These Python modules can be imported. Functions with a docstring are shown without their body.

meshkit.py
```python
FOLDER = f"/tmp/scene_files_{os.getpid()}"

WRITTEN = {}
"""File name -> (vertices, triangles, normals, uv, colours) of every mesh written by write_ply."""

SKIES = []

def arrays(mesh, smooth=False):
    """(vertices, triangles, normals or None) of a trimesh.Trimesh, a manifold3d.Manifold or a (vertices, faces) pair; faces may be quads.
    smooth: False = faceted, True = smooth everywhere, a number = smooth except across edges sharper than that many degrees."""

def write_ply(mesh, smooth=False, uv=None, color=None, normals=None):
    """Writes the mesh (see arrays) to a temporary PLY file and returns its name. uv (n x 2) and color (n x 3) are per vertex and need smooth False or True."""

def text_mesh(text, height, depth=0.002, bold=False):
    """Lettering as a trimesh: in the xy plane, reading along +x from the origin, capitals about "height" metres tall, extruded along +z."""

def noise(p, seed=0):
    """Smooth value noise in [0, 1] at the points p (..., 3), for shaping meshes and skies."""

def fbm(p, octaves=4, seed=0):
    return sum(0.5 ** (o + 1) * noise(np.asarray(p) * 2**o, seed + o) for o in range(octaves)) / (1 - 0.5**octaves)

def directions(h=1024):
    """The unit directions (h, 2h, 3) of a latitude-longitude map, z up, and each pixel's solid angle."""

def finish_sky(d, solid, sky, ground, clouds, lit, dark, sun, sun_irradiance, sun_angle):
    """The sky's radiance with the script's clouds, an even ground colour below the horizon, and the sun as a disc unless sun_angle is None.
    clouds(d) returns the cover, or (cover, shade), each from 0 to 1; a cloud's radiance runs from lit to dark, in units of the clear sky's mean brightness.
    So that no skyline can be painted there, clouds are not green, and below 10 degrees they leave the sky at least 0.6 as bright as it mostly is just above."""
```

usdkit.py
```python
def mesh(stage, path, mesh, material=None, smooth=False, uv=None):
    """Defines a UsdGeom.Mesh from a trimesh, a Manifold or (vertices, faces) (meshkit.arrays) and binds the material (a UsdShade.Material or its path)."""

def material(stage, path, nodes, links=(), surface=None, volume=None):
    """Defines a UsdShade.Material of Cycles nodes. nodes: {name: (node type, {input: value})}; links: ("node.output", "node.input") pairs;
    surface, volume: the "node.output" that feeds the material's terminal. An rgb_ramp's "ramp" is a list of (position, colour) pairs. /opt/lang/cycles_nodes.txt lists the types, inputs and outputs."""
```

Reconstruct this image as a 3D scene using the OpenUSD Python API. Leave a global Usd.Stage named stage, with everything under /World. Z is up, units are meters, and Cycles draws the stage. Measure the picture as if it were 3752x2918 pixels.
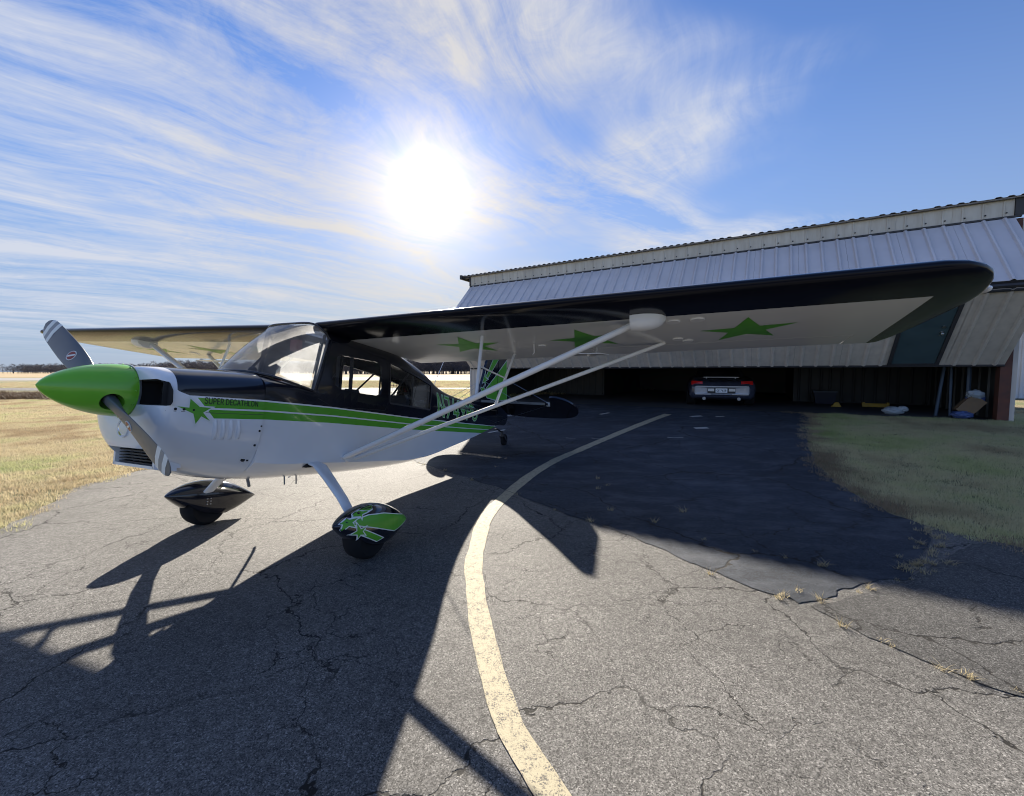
import math, numpy as np, usdkit
from pxr import Usd, UsdGeom, UsdLux, Gf, Sdf, UsdShade
stage = Usd.Stage.CreateInMemory()
UsdGeom.Xform.Define(stage,'/World')
UsdGeom.SetStageUpAxis(stage,'Z')
W=lambda p:'/World/Looks/'+p
F=1549.96/3752; H=1.494; PIT=-0.0637803; ROLL=-0.0018574
cam=UsdGeom.Camera.Define(stage,'/World/camera')
cam.CreateHorizontalApertureAttr(36.0); cam.CreateVerticalApertureAttr(28.0); cam.CreateFocalLengthAttr(36.0*F)
cam.CreateClippingRangeAttr(Gf.Vec2f(0.05,20000))
cr,sr,cp,sp=math.cos(ROLL),math.sin(ROLL),math.cos(PIT),math.sin(PIT)
fw=np.array([0,cp,sp]); up0=np.array([0,-sp,cp]); rt0=np.array([1,0,0])
rt=rt0*cr+up0*sr; up=-rt0*sr+up0*cr
m=Gf.Matrix4d(*rt,0,*up,0,*(-fw),0,0,0,H,1)
cam.AddTransformOp().Set(m)
cam.CreateExposureAttr(1.72)
S=np.array([-0.1734,0.9086,0.3799]); S/=np.linalg.norm(S)
el=math.asin(S[2]); az=math.atan2(S[0],S[1])
dome=UsdLux.DomeLight.Define(stage,'/World/sky')
def sky_material():
    n={'tc':('texture_coordinate',{}),
    'sky':('sky_texture',dict(sky_type='single_scattering',sun_disc=False,sun_elevation=el,sun_rotation=az,altitude=100.0,air_density=1.0,aerosol_density=.03,ozone_density=3.0)),
    'sep':('separate_xyz',{}),
    'zc':('math',dict(math_type='maximum',value2=0.02)),
    'zz':('math',dict(math_type='add',value2=0.06)),
    'ux':('math',dict(math_type='divide')),'uy':('math',dict(math_type='divide')),
    'uv':('combine_xyz',dict(z=0.0)),
    # streak direction
    'rot':('mapping',dict(rotation=(0,0,math.radians(-28)),scale=(1,1,1))),
    'warp':('noise_texture',dict(scale=.55,detail=2.0,roughness=.5)),
    'wsc':('vector_math',dict(math_type='multiply_add',vector2=(1.1,1.1,0),vector3=(-.55,-.55,0))),
    'wad':('vector_math',dict(math_type='add')),
    'st0':('mapping',dict(rotation=(0,0,math.radians(43)))),'st':('mapping',dict(scale=(1.5,.33,1))),'stx':('separate_xyz',{}),'edge':('map_range',dict(range_type='smoothstep',from_min=.25,from_max=-1.2,clamp=True,to_min=0,to_max=1)),'ed2':('map_range',dict(from_min=0,from_max=1,to_min=-.20,to_max=.16)),'nb':('math',dict(math_type='add')),
    'n1':('noise_texture',dict(scale=1.6,detail=10.0,roughness=.66,distortion=.45)),'nf':('noise_texture',dict(scale=7.,detail=8.,roughness=.7,distortion=.8)),'fm':('math',dict(math_type='multiply_add',value2=.24,value3=-.12)),'fa':('math',dict(math_type='add')),
    'n2':('noise_texture',dict(scale=.75,detail=3.0,roughness=.55,distortion=.3)),
    'st2':('mapping',dict(location=(3.1,1.7,0))),
    'c1':('map_range',dict(from_min=.39,from_max=.64,clamp=True)),
    'c2':('map_range',dict(range_type='smoothstep',from_min=.43,from_max=.62,clamp=True)),
    'cc':('math',dict(math_type='multiply')),
    'fade':('map_range',dict(range_type='smoothstep',from_min=.0,from_max=.10,clamp=True)),
    'cf':('math',dict(math_type='multiply')),
    'cs':('math',dict(math_type='multiply',value2=.92)),
    # angle to the sun
    'dot':('vector_math',dict(math_type='dot_product',vector2=tuple(S))),
    'dm':('math',dict(math_type='maximum',value2=0.0)),
    'g1':('math',dict(math_type='power',value2=12.0)),
    'g2':('math',dict(math_type='power',value2=95.0)),
    'g3':('math',dict(math_type='power',value2=1250.0)),
    'cl0':('mix_color',dict(blend_type='mix',a=(3.15,3.35,3.85),b=(3.45,3.25,2.95))),
    'skyc':('hsv',dict(hue=.513,saturation=1.12,value=.76)),
    'hz':('map_range',dict(range_type='smoothstep',from_min=.58,from_max=.0,to_min=0,to_max=.9,clamp=True)),'hw':('math',dict(math_type='multiply',value2=.85)),'hcol':('mix_color',dict(a=(1.35,1.8,2.8),b=(3.0,2.65,2.05),use_clamp_result=False)),'hm':('mix_color',dict(use_clamp_result=False)),'mixc':('mix_color',dict(blend_type='mix',use_clamp=False)),
    'gl1':('vector_math',dict(math_type='scale',vector1=(2.6,2.2,1.6))),
    'gl2':('vector_math',dict(math_type='scale',vector1=(24.,22.,18.))),
    'ad1':('vector_math',dict(math_type='add')),'ad2':('vector_math',dict(math_type='add')),
    'bg':('background_shader',dict(strength=.066))}
    l=[('tc.generated','sep.vector'),('sep.z','zc.value1'),('zc.value','zz.value1'),('sep.x','ux.value1'),('zz.value','ux.value2'),('sep.y','uy.value1'),('zz.value','uy.value2'),
    ('ux.value','uv.x'),('uy.value','uv.y'),('uv.vector','warp.vector'),('warp.color','wsc.vector1'),('uv.vector','wad.vector1'),('wsc.vector','wad.vector2'),
    ('wad.vector','st0.vector'),('st0.vector','st.vector'),('st0.vector','stx.vector'),('stx.x','edge.value'),('edge.result','ed2.value'),('n2.fac','nb.value1'),('ed2.result','nb.value2'),('st.vector','n1.vector'),('uv.vector','st2.vector'),('st2.vector','n2.vector'),
    ('n1.fac','fa.value1'),('wad.vector','nf.vector'),('nf.fac','fm.value1'),('fm.value','fa.value2'),('fa.value','c1.value'),('nb.value','c2.value'),('c1.result','cc.value1'),('c2.result','cc.value2'),('sep.z','fade.value'),('cc.value','cf.value1'),('fade.result','cf.value2'),('cf.value','cs.value1'),
    ('tc.generated','dot.vector1'),('dot.value','dm.value1'),('dm.value','g1.value1'),('dm.value','g2.value1'),('dm.value','g3.value1'),
    ('g1.value','cl0.fac'),('sky.color','skyc.color'),('sep.z','hz.value'),('g1.value','hw.value1'),('hw.value','hcol.fac'),('hcol.result','hm.b'),('hz.result','hm.fac'),('skyc.color','hm.a'),('hm.result','mixc.a'),('cl0.result','mixc.b'),('cs.value','mixc.fac'),
    ('g2.value','gl1.scale'),('g3.value','gl2.scale'),('mixc.result','ad1.vector1'),('gl1.vector','ad1.vector2'),('ad1.vector','ad2.vector1'),('gl2.vector','ad2.vector2'),('ad2.vector','bg.color')]
    return usdkit.material(stage,W('sky'),n,l,surface='bg.background')
UsdShade.MaterialBindingAPI.Apply(dome.GetPrim()).Bind(sky_material())
sun=UsdLux.DistantLight.Define(stage,'/World/sun')
sun.CreateIntensityAttr(1.25);sun.CreateAngleAttr(.5);sun.CreateNormalizeAttr(True);sun.CreateColorAttr(Gf.Vec3f(1,.91,.78))
zax=S; xax=np.cross([0,0,1],zax);xax/=np.linalg.norm(xax);yax=np.cross(zax,xax)
sun.AddTransformOp().Set(Gf.Matrix4d(*xax,0,*yax,0,*zax,0,0,0,10,1))
# ---------------------------------------------------------------- helpers
import random
import trimesh, manifold3d as m3, shapely
from shapely.geometry import Polygon, LineString, box as sbox
from shapely import affinity
from trimesh.transformations import translation_matrix as TM, rotation_matrix as RM
rng = np.random.default_rng(7)
CROOT = '/World'
_used = {}
def path_of(name, parent):
    base = (parent.GetPath().pathString if parent is not None else CROOT) + '/' + name
    k = _used.get(base, 0); _used[base] = k + 1
    return base if k == 0 else f'{base}_{k:03d}'
def meta(pr, label=None, cat=None, group=None, kind=None):
    for k, v in (('label', label), ('category', cat), ('group', group), ('kind', kind)):
        if v: pr.SetCustomDataByKey(k, v)
    return pr
def obj(name, mesh, mat, parent=None, smooth=False, **kw):
    g = usdkit.mesh(stage, path_of(name, parent), mesh, mat, smooth=smooth)
    return meta(g.GetPrim(), **kw)
def empty(name, matrix=None, parent=None, **kw):
    x = UsdGeom.Xform.Define(stage, path_of(name, parent))
    if matrix is not None: x.AddTransformOp().Set(matrix)
    return meta(x.GetPrim(), **kw)
def mat4(cols, t):
    a, b, c = cols
    return Gf.Matrix4d(*map(float, a), 0, *map(float, b), 0, *map(float, c), 0, *map(float, t), 1)
cat_ = trimesh.util.concatenate
def bx(lo, hi):
    lo = np.array(lo, float); hi = np.array(hi, float)
    return trimesh.creation.box(hi - lo, transform=TM((lo + hi) / 2))
def cyl(p, q, r, n=14, r2=None):
    p = np.array(p, float); q = np.array(q, float); d = q - p; L = np.linalg.norm(d); d /= L
    u = np.cross(d, [0, 0, 1.0] if abs(d[2]) < .9 else [1.0, 0, 0]); u /= np.linalg.norm(u); v = np.cross(d, u)
    t = np.linspace(0, 2 * np.pi, n, endpoint=False); ring = np.cos(t)[:, None] * u + np.sin(t)[:, None] * v
    r2 = r if r2 is None else r2
    return loft([p + ring * r, q + ring * r2])
def tube(pts, r, n=8):
    pts = np.array(pts, float); rings = []
    r = np.broadcast_to(r, len(pts))
    u = None
    for i, p in enumerate(pts):
        d = pts[min(i + 1, len(pts) - 1)] - pts[max(i - 1, 0)]; d /= np.linalg.norm(d)
        if u is None: u = np.cross(d, [0, 0, 1.0] if abs(d[2]) < .9 else [1.0, 0, 0])
        u = u - d * (u @ d); u /= np.linalg.norm(u); v = np.cross(d, u)
        t = np.linspace(0, 2 * np.pi, n, endpoint=False)
        rings.append(p + r[i] * (np.cos(t)[:, None] * u + np.sin(t)[:, None] * v))
    return loft(rings)
def loft(rings, caps=True):
    rings = [np.asarray(r, float) for r in rings]; n = len(rings[0]); V = np.vstack(rings); F = []
    k = np.arange(n); k2 = (k + 1) % n
    for i in range(len(rings) - 1):
        a, b = i * n, (i + 1) * n
        F += [np.column_stack([a + k, a + k2, b + k2]), np.column_stack([a + k, b + k2, b + k])]
    if caps:
        V = np.vstack([V, rings[0].mean(0), rings[-1].mean(0)]); c0 = len(V) - 2; a = (len(rings) - 1) * n
        F += [np.column_stack([k2, k, np.full(n, c0)]), np.column_stack([a + k, a + k2, np.full(n, c0 + 1)])]
    m = trimesh.Trimesh(V, np.vstack(F), process=False)
    if caps and m.volume < 0: m.invert()
    return m
def to_man(m): return m3.Manifold(m3.Mesh(np.asarray(m.vertices, np.float32), np.asarray(m.faces, np.uint32)))
def from_man(m):
    g = m.to_mesh(); return trimesh.Trimesh(g.vert_properties[:, :3], g.tri_verts, process=False)
def extr(poly, h):
    polys = getattr(poly, 'geoms', [poly])
    return cat_([trimesh.creation.extrude_polygon(g, h, engine='earcut') for g in polys])
def lathe(profile, n=48, caps=True):
    """profile: (x along axis, radius); axis = x"""
    t = np.linspace(0, 2 * np.pi, n, endpoint=False)
    return loft([np.column_stack([np.full(n, x), r * np.cos(t), r * np.sin(t)]) for x, r in profile], caps)
def star(cx, cy, R, rot=0, k=.42, n=5):
    a = np.arange(2 * n) * np.pi / n + rot; r = np.where(np.arange(2 * n) % 2 == 0, R, R * k)
    return Polygon(np.column_stack([cx + r * np.cos(a), cy + r * np.sin(a)]))
def star5(o):
    """outer points in order -> five-pointed star whose sides are the pentagram's lines"""
    o = np.array(o, float); out = []
    for i in range(5):
        p1, p2 = o[i], o[(i + 2) % 5]; q1, q2 = o[(i + 1) % 5], o[(i - 1) % 5]
        A = np.column_stack([p2 - p1, -(q2 - q1)]); t = np.linalg.solve(A, q1 - p1)[0]
        out += [o[i], p1 + t * (p2 - p1)]
    return Polygon(out)
# ---------------------------------------------------------------- materials
def M(name, n, l, surface='p.BSDF', **k): return usdkit.material(stage, '/World/Looks/' + name, n, l, surface=surface, **k)
def plain(name, col, rough=.5, metal=0., coat=0., var=.12, vs=3., bump=0., bs=60., spec=.5):
    n = {'tc': ('texture_coordinate', {}), 'nz': ('noise_texture', dict(scale=vs, detail=5., roughness=.6)),
         'mr': ('map_range', dict(from_min=.3, from_max=.7, to_min=1 - var, to_max=1 + var)),
         'c': ('vector_math', dict(math_type='scale', vector1=col)),
         'rr': ('map_range', dict(from_min=.3, from_max=.7, to_min=max(rough * .8, .02), to_max=min(rough * 1.25, 1))),
         'p': ('principled_bsdf', dict(metallic=metal, coat_weight=coat, coat_roughness=.06, specular_ior_level=spec))}
    l = [('tc.object', 'nz.vector'), ('nz.fac', 'mr.value'), ('mr.result', 'c.scale'), ('c.vector', 'p.base_color'), ('nz.fac', 'rr.value'), ('rr.result', 'p.roughness')]
    if bump:
        n['nb'] = ('noise_texture', dict(scale=bs, detail=4.)); n['b'] = ('bump', dict(strength=bump, distance=.004))
        l += [('tc.object', 'nb.vector'), ('nb.fac', 'b.height'), ('b.normal', 'p.normal')]
    return M(name, n, l)
GREEN = (.10, .35, .03); BLACK = (.006, .006, .009); WHITE = (.78, .78, .79)
m_white = plain('gloss_white', WHITE, .22, coat=.5, var=.03)
m_black = plain('gloss_black', BLACK, .1, coat=.8, var=.1)
m_green = plain('gloss_green', (.16, .45, .03), .22, coat=.45, var=.05)
m_greend = plain('decal_green', GREEN, .35, var=.05)
m_whited = plain('decal_white', (.72, .74, .72), .35, var=.03)
m_pale = plain('decal_pale_green', (.45, .62, .42), .35, var=.05)
m_dark = plain('dark_cavity', (.008, .008, .009), .7)
m_darkgrey = plain('prop_grey', (.11, .115, .125), .38, var=.08)
m_lightgrey = plain('prop_band_grey', (.25, .26, .27), .4)
m_tyre = plain('tyre_rubber', (.010, .010, .011), .8, bump=.2, spec=.2)
m_steel = plain('bare_steel', (.45, .46, .48), .32, metal=1.)
m_chrome = plain('lamp_reflector', (.85, .85, .87), .08, metal=1.)
m_cabin = plain('cabin_black', (.012, .011, .012), .55)
m_seat = plain('seat_cloth', (.02, .02, .024), .8, bump=.3)
m_redbox = plain('red_instrument', (.25, .03, .02), .4)
m_rust = plain('rusty_primer', (.11, .042, .027), .75, var=.35, vs=6., bump=.3)
m_trim = plain('dark_trim', (.035, .033, .035), .5, var=.2)
m_yellow = plain('yellow_plastic', (.4, .25, .02), .5)
m_teal = plain('teal_door', (.045, .075, .085), .45, var=.15)
m_sack = plain('white_plastic_bag', (.26, .29, .31), .35, bump=.5, bs=20.)
m_card = plain('brown_cardboard', (.17, .11, .06), .8, var=.2)
m_bluepack = plain('blue_packaging', (.05, .08, .2), .4, var=.5, vs=14.)
m_pipe = plain('blue_grey_pipe', (.045, .07, .10), .5, var=.25)
m_car = plain('dark_car_paint', (.035, .038, .055), .25, metal=.3, coat=.6, var=.03)
m_silver = plain('silver_bumper', (.32, .34, .39), .3, metal=.5, coat=.5, var=.03)
m_cardark = plain('car_dark_plastic', (.012, .012, .014), .4)
m_tail = plain('tail_light_red', (.5, .012, .01), .2, coat=.6)
m_plate = plain('plate_white', (.75, .77, .8), .4, var=.02)
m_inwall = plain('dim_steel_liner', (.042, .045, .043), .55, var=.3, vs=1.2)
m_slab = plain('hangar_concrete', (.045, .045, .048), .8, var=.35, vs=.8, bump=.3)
m_mark = plain('worn_white_paint', (.42, .42, .4), .8, var=.3, vs=12.)

def glass(name, tint=(.95, .96, .96), rough=.02, dust=0.):
    """one thin sheet: Schlick reflection on both faces, and dust that the sun lights from behind"""
    n = {'t': ('transparent_bsdf', dict(color=tint)), 'g': ('glossy_bsdf', dict(color=(1, 1, 1), roughness=rough)), 'lw': ('layer_weight', dict(blend=.5)),
         'p5': ('math', dict(math_type='power', value2=5.)), 'k': ('math', dict(math_type='multiply_add', value2=.85, value3=.06)), 'm': ('mix_closure', {}),
         'd': ('translucent_bsdf', dict(color=(.75, .77, .8))), 'nz': ('noise_texture', dict(scale=5., detail=4.)), 'tc': ('texture_coordinate', {}), 'dm': ('math', dict(math_type='multiply', value2=dust * 2)), 'm2': ('mix_closure', {})}
    l = [('lw.facing', 'p5.value1'), ('p5.value', 'k.value1'), ('k.value', 'm.fac'), ('t.BSDF', 'm.closure1'), ('g.BSDF', 'm.closure2'),
         ('tc.object', 'nz.vector'), ('nz.fac', 'dm.value1'), ('dm.value', 'm2.fac'), ('m.closure', 'm2.closure1'), ('d.BSDF', 'm2.closure2')]
    return M(name, n, l, surface='m2.closure' if dust else 'm.closure')
m_glass = glass('clear_plexiglass', (.95, .96, .96), .03)
m_glass2 = glass('dusty_plexiglass', (.93, .94, .95), .04, dust=.34)

def ramp_z(name_pts, lo, hi, zlo, zhi):
    return [((a - lo) / (hi - lo), ((z - zlo) / (zhi - zlo),) * 3) for a, z in name_pts]
ZB = 1.229
def paint(name, body):
    """white belly, two green bands with white outlines and a black upper side, measured along the side of the aeroplane (object x = forward)"""
    line = [(-1.3, -.022), (-.566, -.020), (.1, -.039), (1.32, -.101), (3.0, -.158), (4.3, -.196), (5.2, -.22)]
    n = {'tc': ('texture_coordinate', {}), 's': ('separate_xyz', {}),
         'a': ('map_range', dict(from_min=1.3, from_max=-5.2, to_min=0., to_max=1., clamp=True)),
         'r': ('rgb_ramp', dict(ramp=[((a + 1.3) / 6.5, ((z + .5),) * 3) for a, z in line])),
         'rx': ('separate_xyz', {}),
         'zt': ('math', dict(math_type='subtract', value2=.5 - ZB)),
         'd': ('math', dict(math_type='subtract')),      # z - stripe top
         'isb': ('math', dict(math_type='greater_than', value2=.012)),
         'g1a': ('math', dict(math_type='less_than', value2=0.)), 'g1b': ('math', dict(math_type='greater_than', value2=-.061)),
         'g2a': ('math', dict(math_type='less_than', value2=-.073)), 'g2b': ('math', dict(math_type='greater_than', value2=-.130)),
         'g1': ('math', dict(math_type='multiply')), 'g2': ('math', dict(math_type='multiply')), 'gg': ('math', dict(math_type='maximum')), 'mp': ('mapping', dict(scale=(1., 1., 1.))),
         'nz': ('noise_texture', dict(scale=2.5, detail=5.)), 'mr': ('map_range', dict(from_min=.3, from_max=.7, to_min=.96, to_max=1.03)),
         'c1': ('mix_color', dict(a=WHITE, b=GREEN)), 'c2': ('mix_color', dict(b=BLACK)), 'cs': ('vector_math', dict(math_type='scale')),
         'p': ('principled_bsdf', dict(roughness=.16, coat_weight=.5, coat_roughness=.05))}
    l = [('tc.object', 'mp.vector'), ('mp.vector', 's.vector'), ('s.x', 'a.value'), ('a.result', 'r.fac'), ('r.color', 'rx.vector'), ('rx.x', 'zt.value1'), ('s.z', 'd.value1'), ('zt.value', 'd.value2'),
         ('d.value', 'isb.value1'), ('d.value', 'g1a.value1'), ('d.value', 'g1b.value1'), ('d.value', 'g2a.value1'), ('d.value', 'g2b.value1'),
         ('g1a.value', 'g1.value1'), ('g1b.value', 'g1.value2'), ('g2a.value', 'g2.value1'), ('g2b.value', 'g2.value2'), ('g1.value', 'gg.value1'), ('g2.value', 'gg.value2'),
         ('c1.result', 'c2.a'), ('tc.object', 'nz.vector'), ('nz.fac', 'mr.value'), ('mr.result', 'cs.scale'), ('c2.result', 'cs.vector1'), ('cs.vector', 'p.base_color')]
    if body:
        l += [('gg.value', 'c1.fac'), ('isb.value', 'c2.fac')]
    else:   # cowling: the green starts behind the star, the black behind an S-shaped edge
        n.update({'k1': ('map_range', dict(range_type='smoothstep', from_min=ZB - .028, from_max=ZB + .022, to_min=1.045, to_max=1.142, clamp=True)),
                  'kb': ('math', dict(math_type='less_than')), 'bb': ('math', dict(math_type='multiply')),
                  'f1': ('math', dict(math_type='multiply_add', value2=.85, value3=1.027)), 'fx': ('math', dict(math_type='less_than')), 'gx': ('math', dict(math_type='multiply')),
                  'f2': ('math', dict(math_type='multiply_add', value2=.85, value3=1.0))})
        l += [('s.z', 'k1.value'), ('s.x', 'kb.value1'), ('k1.result', 'kb.value2'), ('isb.value', 'bb.value1'), ('kb.value', 'bb.value2'), ('bb.value', 'c2.fac'),
              ('d.value', 'f1.value1'), ('s.x', 'fx.value1'), ('f1.value', 'fx.value2'), ('gg.value', 'gx.value1'), ('fx.value', 'gx.value2'), ('gx.value', 'c1.fac')]
    return M(name, n, l)
m_body = paint('fuselage_paint', True)
m_cowl = paint('cowling_paint', False)
# wing: black leading edge and tip, white fabric behind (object x = forward, |y| span)
m_wing = M('wing_paint', {'tc': ('texture_coordinate', {}), 's': ('separate_xyz', {}), 'ab': ('math', dict(math_type='absolute')),
    'le': ('math', dict(math_type='greater_than', value2=-.318)), 'x2': ('math', dict(math_type='multiply_add', value2=-.075, value3=4.53)), 'mp': ('mapping', dict(scale=(1., 1., 1.))), 'tp': ('math', dict(math_type='greater_than')),
    'mx': ('math', dict(math_type='maximum')), 'c': ('mix_color', dict(a=(.66, .66, .66), b=BLACK)),
    'w': ('wave_texture', dict(wave_type='bands', bands_direction='y', scale=.8)), 'nz': ('noise_texture', dict(scale=4., detail=4.)), 'b': ('bump', dict(strength=.12, distance=.01)),
    'sv': ('math', dict(math_type='multiply_add', value2=-.32, value3=.5)), 'p': ('principled_bsdf', dict(roughness=.14, coat_weight=.0))},
    [('mx.value', 'sv.value1'), ('sv.value', 'p.specular_ior_level'), ('tc.object', 'mp.vector'), ('mp.vector', 's.vector'), ('s.x', 'le.value1'), ('s.y', 'ab.value1'), ('s.x', 'x2.value1'), ('ab.value', 'tp.value1'), ('x2.value', 'tp.value2'), ('le.value', 'mx.value1'), ('tp.value', 'mx.value2'),
     ('mx.value', 'c.fac'), ('c.result', 'p.base_color'), ('tc.object', 'nz.vector'), ('nz.fac', 'b.height'), ('b.normal', 'p.normal')])

def asphalt(name, base, agg, crack_scale, crack_w, streak=0., rough=.85, tint=(1, 1, 1)):
    n = {'g': ('geometry', {}), 'v': ('voronoi_texture', dict(scale=215., feature='f1', detail=0.)),
         'sp': ('separate_color', {}), 'ar': ('rgb_ramp', dict(ramp=[(0, (base * .3,) * 3), (.35, (base * .8,) * 3), (.7, (base * 1.2,) * 3), (.9, (agg * .9,) * 3), (1, (agg * 1.5,) * 3)])),
         'n1': ('noise_texture', dict(scale=.6, detail=6., roughness=.6)), 'mr': ('map_range', dict(from_min=.3, from_max=.7, to_min=.68, to_max=1.25)),
         'n3': ('noise_texture', dict(scale=26., detail=6., roughness=.75)), 'mr3': ('map_range', dict(from_min=.3, from_max=.7, to_min=.68, to_max=1.32)),
         'mm': ('math', dict(math_type='multiply')), 'c1': ('vector_math', dict(math_type='scale')), 'ct': ('vector_math', dict(math_type='multiply', vector2=tint)),
         'nd': ('noise_texture', dict(scale=2.2, detail=5., roughness=.65)), 'ns': ('vector_math', dict(math_type='multiply_add', vector2=(.5, .5, 0), vector3=(-.25, -.25, 0))), 'wd': ('vector_math', dict(math_type='add')),
         'ce': ('voronoi_texture', dict(dimensions='2D', feature='distance_to_edge', scale=crack_scale)), 'cf': ('voronoi_texture', dict(dimensions='2D', feature='distance_to_edge', scale=crack_scale * 3.1)),
         'ck': ('map_range', dict(from_min=crack_w * .4, from_max=crack_w, to_min=1., to_max=0., clamp=True)), 'ck2': ('map_range', dict(from_min=crack_w * .5, from_max=crack_w * 1.6, to_min=1., to_max=0., clamp=True)),
         'nm': ('noise_texture', dict(scale=.9, detail=3.)), 'km': ('map_range', dict(from_min=.36, from_max=.52, clamp=True)), 'nm2': ('noise_texture', dict(scale=1.3, detail=3.)), 'km2': ('map_range', dict(from_min=.47, from_max=.58, clamp=True)), 'cm': ('math', dict(math_type='multiply')), 'cm2': ('math', dict(math_type='multiply')), 'cc': ('math', dict(math_type='maximum')),
         'cmix': ('mix_color', dict(b=(.012, .011, .01))),
         'hb': ('math', dict(math_type='subtract')), 'b': ('bump', dict(strength=.5, distance=.004)),
         'p': ('principled_bsdf', dict(roughness=rough, specular_ior_level=.35))}
    l = [('g.position', 'v.vector'), ('v.color', 'sp.color'), ('sp.r', 'ar.fac'), ('g.position', 'n1.vector'), ('n1.fac', 'mr.value'), ('g.position', 'n3.vector'), ('n3.fac', 'mr3.value'), ('mr.result', 'mm.value1'), ('mr3.result', 'mm.value2'),
         ('ar.color', 'c1.vector1'), ('mm.value', 'c1.scale'), ('c1.vector', 'ct.vector1'),
         ('g.position', 'nd.vector'), ('nd.color', 'ns.vector1'), ('ns.vector', 'wd.vector1'), ('g.position', 'wd.vector2'), ('wd.vector', 'ce.vector'), ('wd.vector', 'cf.vector'), ('ce.distance', 'ck.value'), ('cf.distance', 'ck2.value'),
         ('g.position', 'nm.vector'), ('nm.fac', 'km.value'), ('g.position', 'nm2.vector'), ('nm2.fac', 'km2.value'), ('ck.result', 'cm.value1'), ('km.result', 'cm.value2'), ('ck2.result', 'cm2.value1'), ('km2.result', 'cm2.value2'), ('cm.value', 'cc.value1'), ('cm2.value', 'cc.value2'),
         ('cc.value', 'cmix.fac'), ('ct.vector', 'cmix.a'), ('cmix.result', 'p.base_color'), ('sp.g', 'hb.value1'), ('cc.value', 'hb.value2'), ('hb.value', 'b.height'), ('b.normal', 'p.normal')]
    if streak:
        n.update({'mp': ('mapping', dict(scale=(1., 1.9, 1), rotation=(0, 0, .25))), 'st': ('noise_texture', dict(scale=1.5, detail=9., roughness=.74)), 'sm': ('map_range', dict(from_min=.47, from_max=.74, to_min=0., to_max=streak, clamp=True)), 'sx': ('mix_color', dict(b=(.115, .125, .145)))})
        l.remove(('ct.vector', 'cmix.a'))
        l += [('g.position', 'mp.vector'), ('mp.vector', 'st.vector'), ('st.fac', 'sm.value'), ('sm.result', 'sx.fac'), ('ct.vector', 'sx.a'), ('sx.result', 'cmix.a')]
    return M(name, n, l)
m_old = asphalt('weathered_asphalt', .122, .21, .95, .0085, tint=(1.03, 1., .95))
m_apron = asphalt('sealed_asphalt', .038, .06, .45, .008, streak=.62, tint=(.74, .95, 1.32))
m_line = M('yellow_paint', {'g': ('geometry', {}), 'v': ('voronoi_texture', dict(scale=215.)), 'sp': ('separate_color', {}), 'n': ('noise_texture', dict(scale=22., detail=6., roughness=.75)), 'a': ('math', dict(math_type='multiply_add', value2=.32, value3=-.1)), 'ad': ('math', dict(math_type='add')),
    'k': ('map_range', dict(from_min=.60, from_max=.74, clamp=True)), 'c': ('mix_color', dict(a=(.42, .37, .25), b=(.11, .1, .085))), 'b': ('bump', dict(strength=.5, distance=.005)), 'p': ('principled_bsdf', dict(roughness=.8))},
    [('g.position', 'v.vector'), ('v.color', 'sp.color'), ('g.position', 'n.vector'), ('sp.r', 'a.value1'), ('n.fac', 'ad.value1'), ('a.value', 'ad.value2'), ('ad.value', 'k.value'), ('k.result', 'c.fac'), ('c.result', 'p.base_color'), ('sp.g', 'b.height'), ('b.normal', 'p.normal')])
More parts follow.
